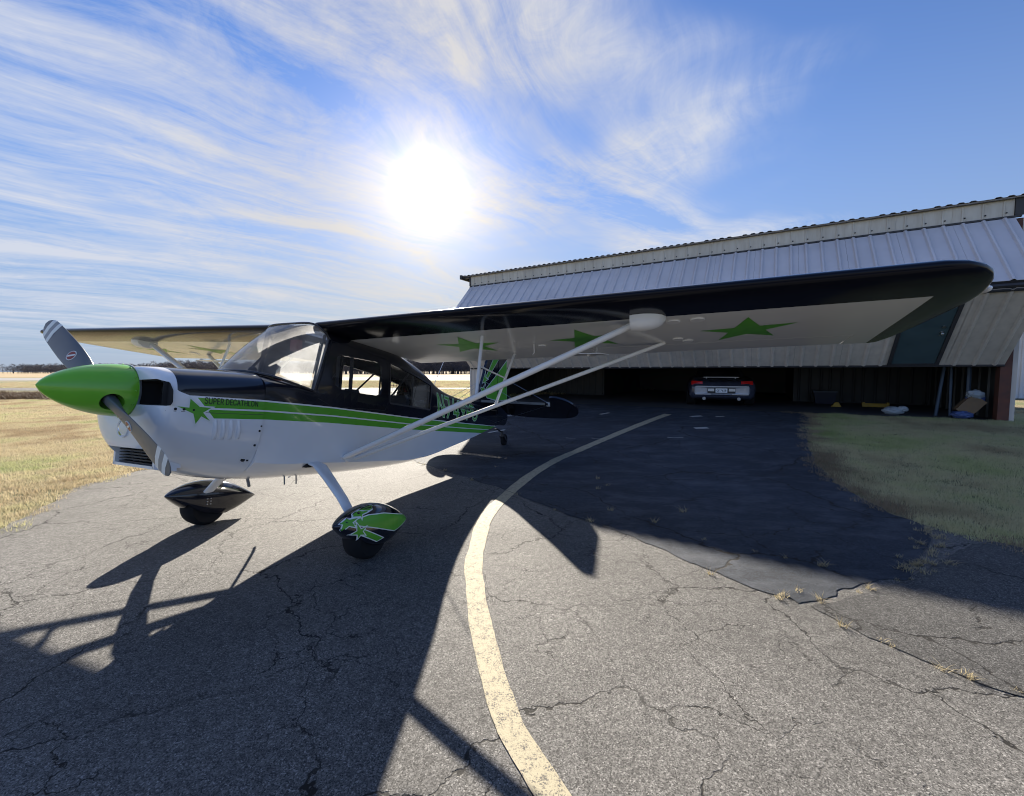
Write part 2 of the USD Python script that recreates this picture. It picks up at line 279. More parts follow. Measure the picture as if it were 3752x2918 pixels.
def turf(name, cols, scale=.35):
    return M(name, {'g': ('geometry', {}), 'n': ('noise_texture', dict(scale=scale, detail=8., roughness=.62)), 'r': ('rgb_ramp', dict(ramp=cols)), 'n2': ('noise_texture', dict(scale=30., detail=4.)), 'mr': ('map_range', dict(from_min=.3, from_max=.7, to_min=.6, to_max=1.35)), 'c': ('vector_math', dict(math_type='scale')),
        'b': ('bump', dict(strength=.8, distance=.03)), 'p': ('principled_bsdf', dict(roughness=.95, specular_ior_level=.2))},
        [('g.position', 'n.vector'), ('n.fac', 'r.fac'), ('g.position', 'n2.vector'), ('n2.fac', 'mr.value'), ('r.color', 'c.vector1'), ('mr.result', 'c.scale'), ('c.vector', 'p.base_color'), ('n2.fac', 'b.height'), ('b.normal', 'p.normal')])
m_turf = turf('winter_turf', [(.25, (.14, .11, .07)), (.42, (.24, .20, .12)), (.5, (.20, .19, .10)), (.6, (.13, .15, .07)), (.75, (.26, .22, .14))])
m_field = turf('dry_field', [(.3, (.30, .22, .12)), (.7, (.40, .31, .18))], .05)
m_runway = plain('runway_grey', (.2, .2, .2), .9, var=.15, vs=.2)
m_pathw = plain('pale_pavement', (.30, .29, .27), .9, var=.15, vs=.4)
def blade(name, cols, tr=.45):
    return M(name, {'g': ('geometry', {}), 'n': ('noise_texture', dict(scale=.55, detail=4., roughness=.6)), 'm': ('math', dict(math_type='multiply_add', value2=.34, value3=-.17)), 'a': ('math', dict(math_type='add')), 'r': ('rgb_ramp', dict(ramp=cols)),
        'd': ('principled_bsdf', dict(roughness=.6, specular_ior_level=.3)), 't': ('translucent_bsdf', {}), 'x': ('mix_closure', dict(fac=tr))},
        [('g.random_per_island', 'm.value1'), ('g.position', 'n.vector'), ('n.fac', 'a.value1'), ('m.value', 'a.value2'), ('a.value', 'r.fac'), ('r.color', 'd.base_color'), ('r.color', 't.color'), ('d.BSDF', 'x.closure1'), ('t.BSDF', 'x.closure2')], surface='x.closure')
m_bladeL = blade('dry_grass_blade', [(.2, (.34, .26, .16)), (.34, (.50, .43, .28)), (.45, (.40, .41, .21)), (.58, (.24, .30, .12)), (.8, (.48, .43, .28))])
m_bladeR = blade('green_grass_blade', [(.15, (.46, .36, .22)), (.30, (.70, .63, .38)), (.42, (.60, .60, .30)), (.52, (.40, .46, .17)), (.62, (.55, .57, .27)), (.8, (.75, .67, .42))])
m_weed = blade('straw_weed', [(.2, (.46, .39, .24)), (.8, (.58, .5, .34))])
m_brush = blade('brown_brush', [(.2, (.10, .065, .04)), (.8, (.17, .12, .07))], .2)
m_twig = plain('bare_twig', (.10, .09, .095), .9, var=.3, vs=.1)
def sheetmat(name, col, dirt, dirtcol, rough=.45):
    return M(name, {'tc': ('texture_coordinate', {}), 'mp': ('mapping', dict(scale=(3., 3., .5))), 'n': ('noise_texture', dict(scale=2.4, detail=7., roughness=.65)), 'n2': ('noise_texture', dict(scale=.7, detail=4.)), 'mr': ('map_range', dict(from_min=.42, from_max=.72, to_min=0., to_max=dirt, clamp=True)), 'm2': ('map_range', dict(from_min=.3, from_max=.7, to_min=.88, to_max=1.08)),
        'c': ('mix_color', dict(a=col, b=dirtcol)), 's': ('vector_math', dict(math_type='scale')), 'p': ('principled_bsdf', dict(roughness=rough, specular_ior_level=.45))},
        [('tc.object', 'mp.vector'), ('mp.vector', 'n.vector'), ('n.fac', 'mr.value'), ('mr.result', 'c.fac'), ('tc.object', 'n2.vector'), ('n2.fac', 'm2.value'), ('c.result', 's.vector1'), ('m2.result', 's.scale'), ('s.vector', 'p.base_color')])
m_sheet = sheetmat('off_white_sheet', (.56, .54, .56), .16, (.44, .41, .40))
m_sheet2 = sheetmat('grimy_sheet', (.58, .52, .45), .4, (.33, .29, .26))
m_fascia = sheetmat('beige_fascia_sheet', (.58, .55, .48), .5, (.36, .30, .22))
m_roof = sheetmat('galvanised_roof', (.30, .29, .29), .4, (.2, .17, .15), .4)
m_shed = sheetmat('white_shed_sheet', (.74, .73, .74), .2, (.5, .48, .45))

# ---------------------------------------------------------------- the ground
HA = np.array([-1.5, 15.75]); HE = np.array([.8575, -.5145]); HN = np.array([-.5145, -.8575]); HL = 13.586; FL = .44
RISE = .045
def height(E, s):
    """the ramp up to the hangar, and the pavement's slight rise away from where the photographer stands"""
    X, Y = HA[0] + HE[0] * E + HN[0] * s, HA[1] + HE[1] * E + HN[1] * s
    ramp = (FL - RISE) * np.clip(1 - s / 5.7, 0, 1) * np.clip((s + 30) / 12, 0, 1) * np.clip((E + 7) / 6, 0, 1) * np.clip((50 - E) / 10, 0, 1)
    return ramp + RISE * np.clip((Y - 1.2) / 2.2, 0, 1) * np.clip((45 - Y) / 16, 0, 1) * np.clip((60 - np.abs(X)) / 15, 0, 1)
Eg = np.r_[-74, np.arange(-68, -8, 4), np.arange(-8, 51.01, 1.0), np.arange(54, 71, 4)]; Sg = np.r_[np.arange(-64, -31, 3), np.arange(-31, 0, 1.0), np.linspace(0, 5.7, 7), np.arange(6.2, 20, .8), np.arange(20.5, 52, 3)]
Zg = height(*np.meshgrid(Eg, Sg, indexing='ij'))
def terr_es(E, s):
    """height on the terrain's triangles"""
    E, s = np.asarray(E, float), np.asarray(s, float); ok = (E >= Eg[0]) & (E <= Eg[-1]) & (s >= Sg[0]) & (s <= Sg[-1])
    i = np.clip(np.searchsorted(Eg, E, 'right') - 1, 0, len(Eg) - 2); j = np.clip(np.searchsorted(Sg, s, 'right') - 1, 0, len(Sg) - 2)
    u = (E - Eg[i]) / (Eg[i + 1] - Eg[i]); v = (s - Sg[j]) / (Sg[j + 1] - Sg[j]); a, b, c, d = Zg[i, j], Zg[i + 1, j], Zg[i + 1, j + 1], Zg[i, j + 1]
    return np.where(ok, np.where(u >= v, a + u * (b - a) + v * (c - b), a + v * (d - a) + u * (c - d)), 0.)
def es(x, y): return (x - HA[0]) * HE[0] + (y - HA[1]) * HE[1], (x - HA[0]) * HN[0] + (y - HA[1]) * HN[1]
def terr(x, y): return terr_es(*es(np.asarray(x, float), np.asarray(y, float)))
def drape(poly, dz):
    """a sheet that lies dz above the terrain, cut along the terrain's own grid so that sheets never cross"""
    pe = Polygon([es(x, y) for x, y in poly.exterior.coords], [[es(x, y) for x, y in r.coords] for r in poly.interiors]).buffer(0)
    V, F = [], []
    def add(g):
        for q in getattr(g, 'geoms', [g]):
            if q.geom_type != 'Polygon' or q.area < 1e-7: continue
            v, f = trimesh.creation.triangulate_polygon(q, engine='earcut')
            F.append(f + sum(map(len, V))); V.append(v)
    inner = sbox(Eg[0], Sg[0], Eg[-1], Sg[-1]); add(pe.difference(inner))
    pin = pe.intersection(inner); b = pin.bounds
    if not pin.is_empty:
        shapely.prepare(pin)
        for i in range(len(Eg) - 1):
            if Eg[i + 1] < b[0] or Eg[i] > b[2]: continue
            for j in range(len(Sg) - 1):
                if Sg[j + 1] < b[1] or Sg[j] > b[3]: continue
                c = [(Eg[i], Sg[j]), (Eg[i + 1], Sg[j]), (Eg[i + 1], Sg[j + 1]), (Eg[i], Sg[j + 1])]
                for tri in ((c[0], c[1], c[2]), (c[0], c[2], c[3])):
                    T = Polygon(tri)
                    if pin.contains_properly(T): add(T)
                    elif pin.intersects(T): add(pin.intersection(T))
    v = np.vstack(V); f = np.vstack(F)
    xy = HA + v[:, :1] * HE + v[:, 1:] * HN
    m = trimesh.Trimesh(np.column_stack([xy, terr_es(v[:, 0], v[:, 1]) + dz]), f, process=False)
    fl = m.face_normals[:, 2] < 0; m.faces[fl] = m.faces[fl][:, ::-1]
    return trimesh.Trimesh(m.vertices, m.faces, process=False)
def rough_edge(pts, amp, step=.06, seed=1):
    """a polyline with a ragged edge"""
    pts = np.array(pts, float); out = []
    for p, q in zip(pts[:-1], pts[1:]):
        L = np.linalg.norm(q - p); k = max(int(L / step), 1); t = np.arange(k) / k
        seg = p + t[:, None] * (q - p); nn = np.array([-(q - p)[1], (q - p)[0]]) / max(L, 1e-6)
        nz = meshkit.fbm(np.column_stack([seg * 5, np.zeros(k)]), 4, seed) - .5
        out.append(seg + nn * nz[:, None] * amp * 2)
    return [tuple(x) for x in np.vstack(out)] + [tuple(pts[-1])]
def smooth_line(pts, step=.08):
    from scipy.interpolate import PchipInterpolator, CubicSpline
    pts = np.array(pts, float); t = np.r_[0, np.cumsum(np.linalg.norm(np.diff(pts, axis=0), axis=1))]
    u = np.linspace(0, t[-1], int(t[-1] / step) + 2)
    return np.column_stack([PchipInterpolator(t, pts[:, k])(u) for k in (0, 1)])
import meshkit
FAR = 6000.
left_edge = [(-4.3, -6), (-4.4, 1.5), (-4.72, 3.81), (-4.92, 4.21), (-5.31, 4.89), (-5.5, 5.48), (-5.48, 6.08), (-5.3, 8.), (-6.4, 14.5)]
right_edge = [(9.5, -6), (9.5, .8), (6.2, 2.5), (5.0, 3.0), (4.19, 3.37), (3.99, 3.67), (3.85, 3.89), (3.85, 4.21), (3.96, 4.75), (4.21, 5.44), (4.68, 6.52), (5.5, 7.81), (6.2, 8.8), (7.05, 9.98), (7.2, 10.45)]
hang_pts = [tuple(HA + HE * E + HN * .02) for E in (10.2, 5, 0, -.6)]
obj('ground', drape(sbox(-FAR, -FAR, FAR, FAR), -.012), m_turf, kind='structure')
old = Polygon(rough_edge(left_edge, .09) + [(-14, 30), (-60, 36), (-60, 40), (-10, 37.2), (6, 36.2), (6, 34.8), (-8.6, 34), (-4.6, 24), (-3.3, 21), (-2.3, 17.2)] + hang_pts[::-1][:1] + [hang_pts[2], hang_pts[1], hang_pts[0]] + rough_edge(right_edge[::-1], .07, seed=4)).buffer(0)
obj('taxiway', drape(old, 0.), m_old, kind='structure')
seam = [(-2.6, 8.3), (-1.52, 6.68), (-.66, 5.72), (-.01, 4.95), (.72, 4.01), (1.05, 3.59), (1.37, 3.11), (1.61, 2.77), (1.80, 2.59)]
corner = [(1.80, 2.59), (2.1, 2.68), (2.47, 2.80), (2.74, 2.88), (3.02, 3.09), (3.46, 3.43), (3.86, 3.86)]
apron = Polygon(rough_edge(seam, .05, .03, seed=2) + rough_edge(corner, .08, .03, seed=3) + rough_edge(right_edge[7:], .03, seed=9) + hang_pts + [(-2.9, 12.)]).buffer(0).intersection(old)
if apron.geom_type != 'Polygon': apron = max(apron.geoms, key=lambda g: g.area)
obj('apron', drape(apron, .004), m_apron, kind='structure')
side_piece = Polygon(rough_edge([(1.86, 2.55), (1.96, 2.25), (2.13, 2.03), (2.42, 1.72), (3.4, .9), (6, -.6)], .05, .03, seed=5) + [(9, 0), (6.4, 2.3), (5.0, 2.95), (4.25, 3.28)] + rough_edge([(4.05, 3.5), (3.8, 3.42), (3.44, 3.25), (2.89, 2.93), (2.35, 2.68), (1.95, 2.57)], .04, seed=6)).buffer(0).intersection(old)
if side_piece.geom_type != 'Polygon': side_piece = max(side_piece.geoms, key=lambda g: g.area)
m_side = asphalt('mid_asphalt', .072, .15, .8, .009, tint=(1., .99, .97))
obj('side_pavement', drape(side_piece, .004), m_side, kind='structure')
yl = smooth_line([(.75, .35), (.30, 1.08), (.15, 1.37), (.05, 1.55), (-.01, 1.67), (-.11, 2.03), (-.22, 2.57), (-.295, 3.23), (-.285, 3.79), (-.21, 4.37), (-.09, 4.77), (.08, 5.3), (.4, 6.12), (.95, 7.2), (1.99, 8.57), (4.07, 10.99)])
def strip(line, w0, w1):
    line = np.array(line); d = np.gradient(line, axis=0); d /= np.linalg.norm(d, axis=1)[:, None]; nn = np.column_stack([-d[:, 1], d[:, 0]]); w = np.linspace(w0, w1, len(line))[:, None]
    return Polygon(np.vstack([line + nn * w, (line - nn * w)[::-1]])).buffer(0)
yl_edge = strip(yl, .055, .10); yl_edge = Polygon(rough_edge(list(yl_edge.exterior.coords), .012, .02, seed=77)).buffer(0); yl_edge = yl_edge if yl_edge.geom_type == 'Polygon' else max(yl_edge.geoms, key=lambda g: g.area)
obj('yellow_line', cat_([drape(yl_edge.difference(apron), .004), drape(yl_edge.intersection(apron), .008)]), m_line, kind='structure')
for k, (x, y, a, w, d) in enumerate([(-.03, 11.76, .5, .5, .1), (2.52, 11.45, .6, .35, .1), (4.61, 10.53, .2, .3, .13), (4.1, 9.12, 0, .28, .16), (5.13, 10.39, .1, .22, .08), (3.23, 8.31, -.4, .3, .03), (1.72, 8.5, -.3, .22, .03), (1.2, 8.6, -.3, .2, .02), (-.35, 9.6, .6, .45, .08)]):
    q = affinity.translate(affinity.rotate(Polygon(rough_edge([(-w / 2, -d / 2), (w / 2, -d / 2), (w / 2, d / 2), (-w / 2, d / 2), (-w / 2, -d / 2)], .012, .03, seed=20 + k)).buffer(0), a, origin=(0, 0), use_radians=True), x, y)
    if q.geom_type == 'Polygon': obj('pavement_mark', drape(q, .008), m_mark, kind='structure')
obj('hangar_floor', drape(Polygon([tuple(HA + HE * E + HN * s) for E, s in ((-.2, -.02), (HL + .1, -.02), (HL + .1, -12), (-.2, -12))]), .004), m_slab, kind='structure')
obj('runway', drape(Polygon([(-900, 74), (900, 74), (900, 104), (-900, 104)]), -.002), m_runway, kind='structure')
obj('dry_field', drape(Polygon([(-2500, 112), (2500, 112), (2500, 2400), (-2500, 2400)]), -.002), m_field, kind='structure')

# ---------------------------------------------------------------- hangar: local x = along the front (E), y = depth behind the front, z up from the slab
HM = mat4([np.r_[HE, 0], np.r_[-HN, 0], [0, 0, 1]], [HA[0], HA[1], FL])
hangar = empty('hangar', HM, label='long beige steel hangar with its corrugated bifold door half raised', cat='hangar')
def ribbed(L, pitch, rib, wtop, wbot, x0=0., th=.004):
    """profile (x, height) of a ribbed sheet of length L, first rib at pitch/2 - x0"""
    pts = [(0, 0)]; x = pitch / 2 - x0
    while x < L - wbot / 2:
        if x - wbot / 2 > 0: pts += [(x - wbot / 2, 0), (x - wtop / 2, rib), (x + wtop / 2, rib), (x + wbot / 2, 0)]
        x += pitch
    pts.append((L, 0)); return np.array(pts)
def sheet(o, ex, ey, L, h, pitch=.3048, rib=.03, wtop=.03, wbot=.085, x0=0., th=.006, minor=True):
    """sheet of width L along ex and height h along ey whose ribs stand out along ex x ey... (normal = ex x ey)"""
    o, ex, ey = (np.array(v, float) for v in (o, ex, ey)); nz = np.cross(ex, ey); nz /= np.linalg.norm(nz)
    pr = ribbed(L, pitch, rib, wtop, wbot, x0)
    top = o + pr[:, :1] * ex + pr[:, 1:] * nz; bot = top - nz * th
    n = len(pr); V = np.vstack([top, top + ey * h, bot, bot + ey * h]); F = []
    for k in range(n - 1):
        F += [[k, k + 1, n + k + 1], [k, n + k + 1, n + k], [2 * n + k + 1, 2 * n + k, 3 * n + k], [2 * n + k + 1, 3 * n + k, 3 * n + k + 1],
              [k + 1, k, 2 * n + k], [k + 1, 2 * n + k, 2 * n + k + 1], [n + k, n + k + 1, 3 * n + k + 1], [n + k, 3 * n + k + 1, 3 * n + k]]
    for k in (0, n - 1): F += [[k, n + k, 3 * n + k], [k, 3 * n + k, 2 * n + k]]
    return trimesh.Trimesh(V, np.array(F), process=False)
EAVE = 4.97 - FL
NS = 15; SW = HL / NS
jamb_m = m_sheet2
# structure behind the front
def wq(x0, y0, x1, y1, th=.06):
    """a wall from the slab up to the underside of the roof"""
    zr_ = lambda y: EAVE - .035 + (.10 + min(y, 5.5)) * math.tan(math.radians(4.5)) - max(y - 5.5, 0) * .077
    d = np.array([x1 - x0, y1 - y0]); n_ = np.array([-d[1], d[0]]) / np.hypot(*d) * th
    a = [(x0, y0), (x1, y1), (x1 + n_[0], y1 + n_[1]), (x0 + n_[0], y0 + n_[1])]
    return loft([[(x, y, 0) for x, y in a], [(x, y, min(zr_(y), zr_(max(y - th, 0)))) for x, y in a]])
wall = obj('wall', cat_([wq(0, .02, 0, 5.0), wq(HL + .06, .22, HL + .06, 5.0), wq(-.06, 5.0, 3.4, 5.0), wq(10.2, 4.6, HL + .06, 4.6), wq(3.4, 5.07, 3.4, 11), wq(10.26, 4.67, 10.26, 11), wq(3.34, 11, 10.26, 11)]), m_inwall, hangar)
for (o, ex, L, nm) in (((0, 4.985, .02), (1, 0, 0), 3.4, 3), ((10.2, 4.585, .02), (1, 0, 0), HL - 10.2, 3)):
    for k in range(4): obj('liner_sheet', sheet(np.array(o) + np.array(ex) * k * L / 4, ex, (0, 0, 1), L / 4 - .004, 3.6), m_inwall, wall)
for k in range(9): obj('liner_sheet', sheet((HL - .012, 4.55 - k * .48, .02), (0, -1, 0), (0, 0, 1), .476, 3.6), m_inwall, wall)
obj('header_beam', bx((.02, .03, 4.07), (HL - .02, .13, 4.30)), m_trim, hangar)
# fascia over the door: ribbed sheets, screws, edge trim
fas = obj('fascia', bx((0, .012, 4.14), (HL, .028, EAVE - .03)), m_fascia, hangar)
for k in range(NS): obj('fascia_sheet', sheet((k * SW, .0, 4.17), (1, 0, 0), (0, 0, 1), SW - .003, EAVE - .05 - 4.17, pitch=SW / 3, rib=.014, wtop=.02, wbot=.04), m_fascia, fas)
obj('fascia_trim', cat_([bx((-.03, -.035, 4.125), (HL + .1, .01, 4.165)), bx((-.05, -.03, 4.17), (-.003, .03, EAVE - .02)), bx((HL + .003, -.03, 4.17), (HL + .30, .03, EAVE - .02))]), m_trim, fas)
obj('screw', cat_([cyl((k * SW / 3 + .19, -.001, 4.24 + (k % 3 == 0) * .004), (k * SW / 3 + .19, -.012, 4.24), .016, 8) for k in range(3 * NS)]), m_trim, fas, kind='stuff')
# roof of corrugated sheets, eave over the front
rs = math.tan(math.radians(4.5)); up_ = np.array([0, 1, rs]) / math.hypot(1, rs)
roof = obj('roof', cat_([loft([[(-.3, -.10, EAVE - .03), (HL + .5, -.10, EAVE - .03), (HL + .5, -.10, EAVE - .012), (-.3, -.10, EAVE - .012)], [(-.3, 5.5, EAVE + 5.6 * rs - .03), (HL + .5, 5.5, EAVE + 5.6 * rs - .03), (HL + .5, 5.5, EAVE + 5.6 * rs - .012), (-.3, 5.5, EAVE + 5.6 * rs - .012)]]),
    loft([[(-.3, 5.5, EAVE + 5.6 * rs - .03), (HL + .5, 5.5, EAVE + 5.6 * rs - .03), (HL + .5, 5.5, EAVE + 5.6 * rs), (-.3, 5.5, EAVE + 5.6 * rs)], [(-.3, 11.2, EAVE), (HL + .5, 11.2, EAVE), (HL + .5, 11.2, EAVE + .03), (-.3, 11.2, EAVE + .03)]])]), m_roof, hangar)
RW = (HL + .76) / 16
for k in range(16): obj('roof_sheet', sheet((-.28 + k * RW, -.13, EAVE - .008), (1, 0, 0), up_, RW + .004, 5.6, pitch=.18, rib=.024, wtop=.06, wbot=.13, x0=(k * RW) % .18 - .0), m_roof, roof)
obj('eave_trim', cat_([bx((-.36, -.19, EAVE - .12), (-.29, 5.4, EAVE + .03)), bx((-.30, -.07, EAVE - .09), (-.04, .03, EAVE - .03))]), m_trim, roof)
# jambs and the rusty post
obj('left_jamb', cat_([bx((-.06, -.02, 0), (.0, .2, 4.12)), sheet((0.004, -.004, 0), (1, 0, 0), (0, 0, 1), .52, 4.1, pitch=.26, rib=.016, wtop=.03, wbot=.06)]), m_sheet2, hangar)
obj('door_post', cat_([bx((HL - .05, -.03, -.03), (HL + .12, .18, 4.1))]), m_rust, hangar)
obj('corner_trim', bx((HL + .123, -.02, -.03), (HL + .195, .2, 4.1)), m_sheet2, hangar)
for k in range(6): obj('side_sheet', sheet((HL + .24, .22 + k * .8, 0), (0, 1, 0), (0, 0, 1), .796, 4.05), m_shed, hangar)
# bifold door, partly raised: upper leaf leans out, lower leaf leans back in
ZT, ZB_ = 4.11, 1.61 - FL
LEAF = 2.07; half = (ZT - ZB_) / 2; out_ = math.sqrt(LEAF ** 2 - half ** 2); ZH = (ZT + ZB_) / 2
Tp, Hp, Bp = np.array([0, -.06, ZT]), np.array([0, -.06 - out_, ZH]), np.array([0, -.06, ZB_])
def leaf(name, top, bot, mat, holes=()):
    u = (top - bot) / np.linalg.norm(top - bot); ex = np.array([1., 0, 0]); nz = np.cross(ex, u)   # outward, towards the camera
    Lh = np.linalg.norm(top - bot)
    def beam(x0, x1, h0, h1, d0, d1):
        c = [bot + ex * x + u * hh + nz * dd for x in (x0, x1) for hh in (h0, h1) for dd in (d0, d1)]
        return trimesh.convex.convex_hull(np.array(c))
    fr = [beam(.0, HL, .0, .05, -.06, -.008), beam(0, HL, Lh - .06, Lh - .005, -.06, -.008), beam(0, .06, .05, Lh - .06, -.055, -.008), beam(HL - .06, HL, .05, Lh - .06, -.055, -.008)]
    fr += [beam(k * HL / 6 - .03, k * HL / 6 + .03, .05, Lh - .06, -.055, -.008) for k in range(1, 6)]
    fr += [beam(.02, HL - .02, .72, .77, -.05, -.012), beam(.02, HL - .02, 1.40, 1.45, -.05, -.012)]
    f = obj(name, cat_(fr), m_trim, hangar)
    for k in range(NS):
        x0 = k * SW
        for a, b in [(0, Lh)] if not holes else holes(x0, SW, Lh):
            if b - a > .05: obj('door_sheet', sheet(bot + ex * (x0 + .002) + u * a, ex, u, SW - .004, b - a, pitch=SW / 3, rib=.03, wtop=.03, wbot=.085), mat, f)
    return f, u, nz, beam, Lh
upper, *_ = leaf('upper_door_leaf', Tp, Hp + np.array([0, 0, .02]), m_sheet)
DX0, DX1 = SW * 13 - .02, SW * 14 - .11
lower, lu, ln, lbeam, LLh = leaf('lower_door_leaf', Hp - np.array([0, 0, .12]), Bp, m_sheet2, holes=lambda x0, w, Lh: [(0, Lh)] if not (x0 < DX1 - .1 and x0 + w > DX0 + .1) else [(Lh - .06, Lh - .0)])
obj('hinge_beam', cat_([lbeam(0, HL, LLh + .015, LLh + .06, -.07, -.01), lbeam(0, HL, LLh - .05, LLh - .005, .0, .03)]), m_trim, hangar)
obj('bottom_seal', lbeam(0, HL, -.035, -.003, -.05, .03), m_trim, lower)
obj('door_sheet', sheet(Bp + np.array([DX1 + .022, 0, 0]), (1, 0, 0), lu, .105, LLh, pitch=.3, rib=.02), m_sheet2, lower)
pd = obj('personnel_door', lbeam(DX0 + .05, DX1 - .05, .06, LLh - .12, -.02, .012), m_teal, hangar)
obj('door_frame', cat_([lbeam(DX0 - .02, DX0 + .045, .0, LLh - .06, -.03, .024), lbeam(DX1 - .045, DX1 + .02, .0, LLh - .06, -.03, .024), lbeam(DX0 + .045, DX1 - .045, .0, .055, -.03, .024), lbeam(DX0 + .045, DX1 - .045, LLh - .115, LLh - .06, -.03, .024)]), m_trim, pd)
kb = Bp + lu * .98 + np.array([1., 0, 0]) * (DX1 - .14)
obj('knob', cat_([cyl(kb + ln * .013, kb + ln * .05, .012), trimesh.creation.icosphere(2, .03).apply_translation(kb + ln * .065), cyl(kb + ln * .013, kb + ln * .02, .032)]), m_steel, pd, smooth=30)
kb2 = kb + lu * .15
obj('deadbolt', cyl(kb2 + ln * .013, kb2 + ln * .035, .028), m_steel, pd, smooth=30)
# ---- things inside
def hp(E, d, z=0.): return np.array([*(HA + HE * E - HN * d), FL + z])
def at_h(name, mesh, m, E, d, rot=0, **kw):
    th_ = math.atan2(HE[1], HE[0]) + rot
    mesh = mesh.copy(); mesh.apply_transform(RM(th_, (0, 0, 1))); mesh.apply_translation(hp(E, d, .006)); return obj(name, mesh, m, **kw)
wedge = loft([[(-.12, -.06, 0), (.12, -.06, 0), (.05, -.06, .13), (-.02, -.06, .13)], [(-.12, .06, 0), (.12, .06, 0), (.05, .06, .13), (-.02, .06, .13)]])
at_h('wheel_chock', wedge, m_yellow, 11.15, 2.55, label='yellow wedge wheel chock on the hangar floor', cat='wheel chock')
at_h('floor_bar', cat_([bx((-.28, -.05, 0), (.28, .05, .10)), bx((-.30, -.06, .0), (-.24, .06, .13)), bx((.24, -.06, 0), (.30, .06, .13))]), m_yellow, 12.1, 3.0, label='low yellow bar lying on the hangar floor', cat='bar')
bag = trimesh.creation.icosphere(4, 1.); v = bag.vertices; v = v * (.20, .13, .10) * (1 + .5 * (meshkit.fbm(v * 2.2, 4, 5)[:, None] - .5)); v[:, 2] = np.maximum(v[:, 2] + .09, 0)
v2 = trimesh.creation.icosphere(3, 1.); w2 = v2.vertices * (.10, .08, .07) * (1 + .6 * (meshkit.fbm(v2.vertices * 3, 3, 8)[:, None] - .5)) + (.17, 0, .14)
at_h('plastic_bag', cat_([trimesh.Trimesh(v, bag.faces), trimesh.Trimesh(w2, v2.faces)]), m_sack, 12.0, .5, smooth=60, label='crumpled white plastic bag on the floor at the hangar mouth', cat='bag')
bin_ = empty('storage_bin', mat4([np.r_[HE, 0], np.r_[-HN, 0], [0, 0, 1]], hp(11.0, 3.9, .006)), label='dark blue storage bin with a paler lid against the inner wall', cat='bin')
obj('tub', loft([[(-.24, -.17, 0), (.24, -.17, 0), (.24, .17, 0), (-.24, .17, 0)], [(-.29, -.21, .36), (.29, -.21, .36), (.29, .21, .36), (-.29, .21, .36)]]), plain('navy_bin', (.012, .016, .04), .5), bin_)
obj('lid', bx((-.31, -.23, .36), (.31, .23, .40)), m_pipe, bin_)
for k, (E0, d0, E1, d1, z1_, r, lb) in enumerate([(12.75, .55, 13.0, .9, 1.9, .032, 'blue grey pipe leaning over to the right inside the hangar mouth'), (13.0, .6, 13.02, .85, 2.2, .026, 'thin blue grey pipe standing behind the leaning one'), (13.25, .5, 13.25, .62, 2.6, .038, 'upright blue grey pipe nearest the rusty door post')]):
    obj('pipe', cyl(hp(E0, d0, .006), hp(E1, d1, z1_), r, 12), m_pipe, smooth=30, label=lb, cat='pipe', group='pipes at the door post')
sk = empty('packing_heap', mat4([np.r_[HE, 0], np.r_[-HN, 0], [0, 0, 1]], hp(13.28, .22, .006)), label='slumped cardboard box with blue and white packaging beside the rusty post', cat='cardboard')
q = cat_([bx((-.13, -.10, 0), (.15, .10, .42))]).subdivide().subdivide().subdivide(); q.vertices += .03 * (np.column_stack([meshkit.fbm(q.vertices * 6, 3, s_) for s_ in (1, 2, 3)]) - .5); q.apply_transform(RM(math.radians(38), (0, 1, 0))); q.apply_translation((-.22, 0, .12))
obj('box', q, m_card, sk)
for m_, c_, sc_, sd in ((m_bluepack, (-.22, -.1, .08), (.17, .12, .08), 3), (m_sack, (-.02, -.04, .52), (.14, .1, .1), 6), (m_bluepack, (.0, .02, .43), (.15, .1, .08), 9)):
    b_ = trimesh.creation.icosphere(3, 1.); vv = b_.vertices * sc_ * (1 + .7 * (meshkit.fbm(b_.vertices * 3, 4, sd)[:, None] - .5)) + c_; vv[:, 2] = np.maximum(vv[:, 2], .003)
    obj('wrapping', trimesh.Trimesh(vv, b_.faces), m_, sk, smooth=40)
# ---- the car: local x right, y forward (away), z up; rear at y = 0
ch = math.radians(23); cf = np.array([math.sin(ch), math.cos(ch)]); cr_ = np.array([cf[1], -cf[0]])
cpos = np.array([6.02, 12.15]) + cf * .0
car = empty('parked_car', mat4([np.r_[cr_, 0], np.r_[cf, 0], [0, 0, 1]], [*cpos, FL + .006]), label='silver sports coupe parked nose in inside the dark hangar', cat='car')
def rr(w, h, r, n=6):
    t = np.linspace(0, np.pi / 2, n); out = []
    for sx, sz, a in ((1, 1, 0), (-1, 1, 1), (-1, -1, 2), (1, -1, 3)):
        tt = t + a * np.pi / 2; out.append(np.column_stack([sx * (w - r) + r * np.cos(tt), sz * (h - r) + r * np.sin(tt)]))
    return np.vstack(out)
def carring(y, w, z0, z1, r): 
    q = rr(w, (z1 - z0) / 2, r); return np.column_stack([q[:, 0], np.full(len(q), y), q[:, 1] + (z0 + z1) / 2])
cb = loft([carring(.05, .62, .34, .60, .1), carring(.0, .70, .30, .64, .12), carring(.06, .82, .24, .68, .16), carring(.25, .89, .2, .78, .2), carring(.7, .905, .18, .86, .22), carring(1.3, .90, .17, .88, .2), carring(2.4, .86, .17, .84, .2), carring(3.2, .87, .17, .80, .22), carring(3.9, .82, .18, .70, .2), carring(4.3, .66, .22, .58, .14), carring(4.42, .45, .28, .48, .08)])
obj('body', cb, m_car, car, smooth=35)
def cabring(y, w0, w1, z0, z1):
    return np.array([(-w0, y, z0), (w0, y, z0), (w1 + .04, y, z0 + .75 * (z1 - z0)), (w1 * .8, y, z1), (-w1 * .8, y, z1), (-w1 - .04, y, z0 + .75 * (z1 - z0))])
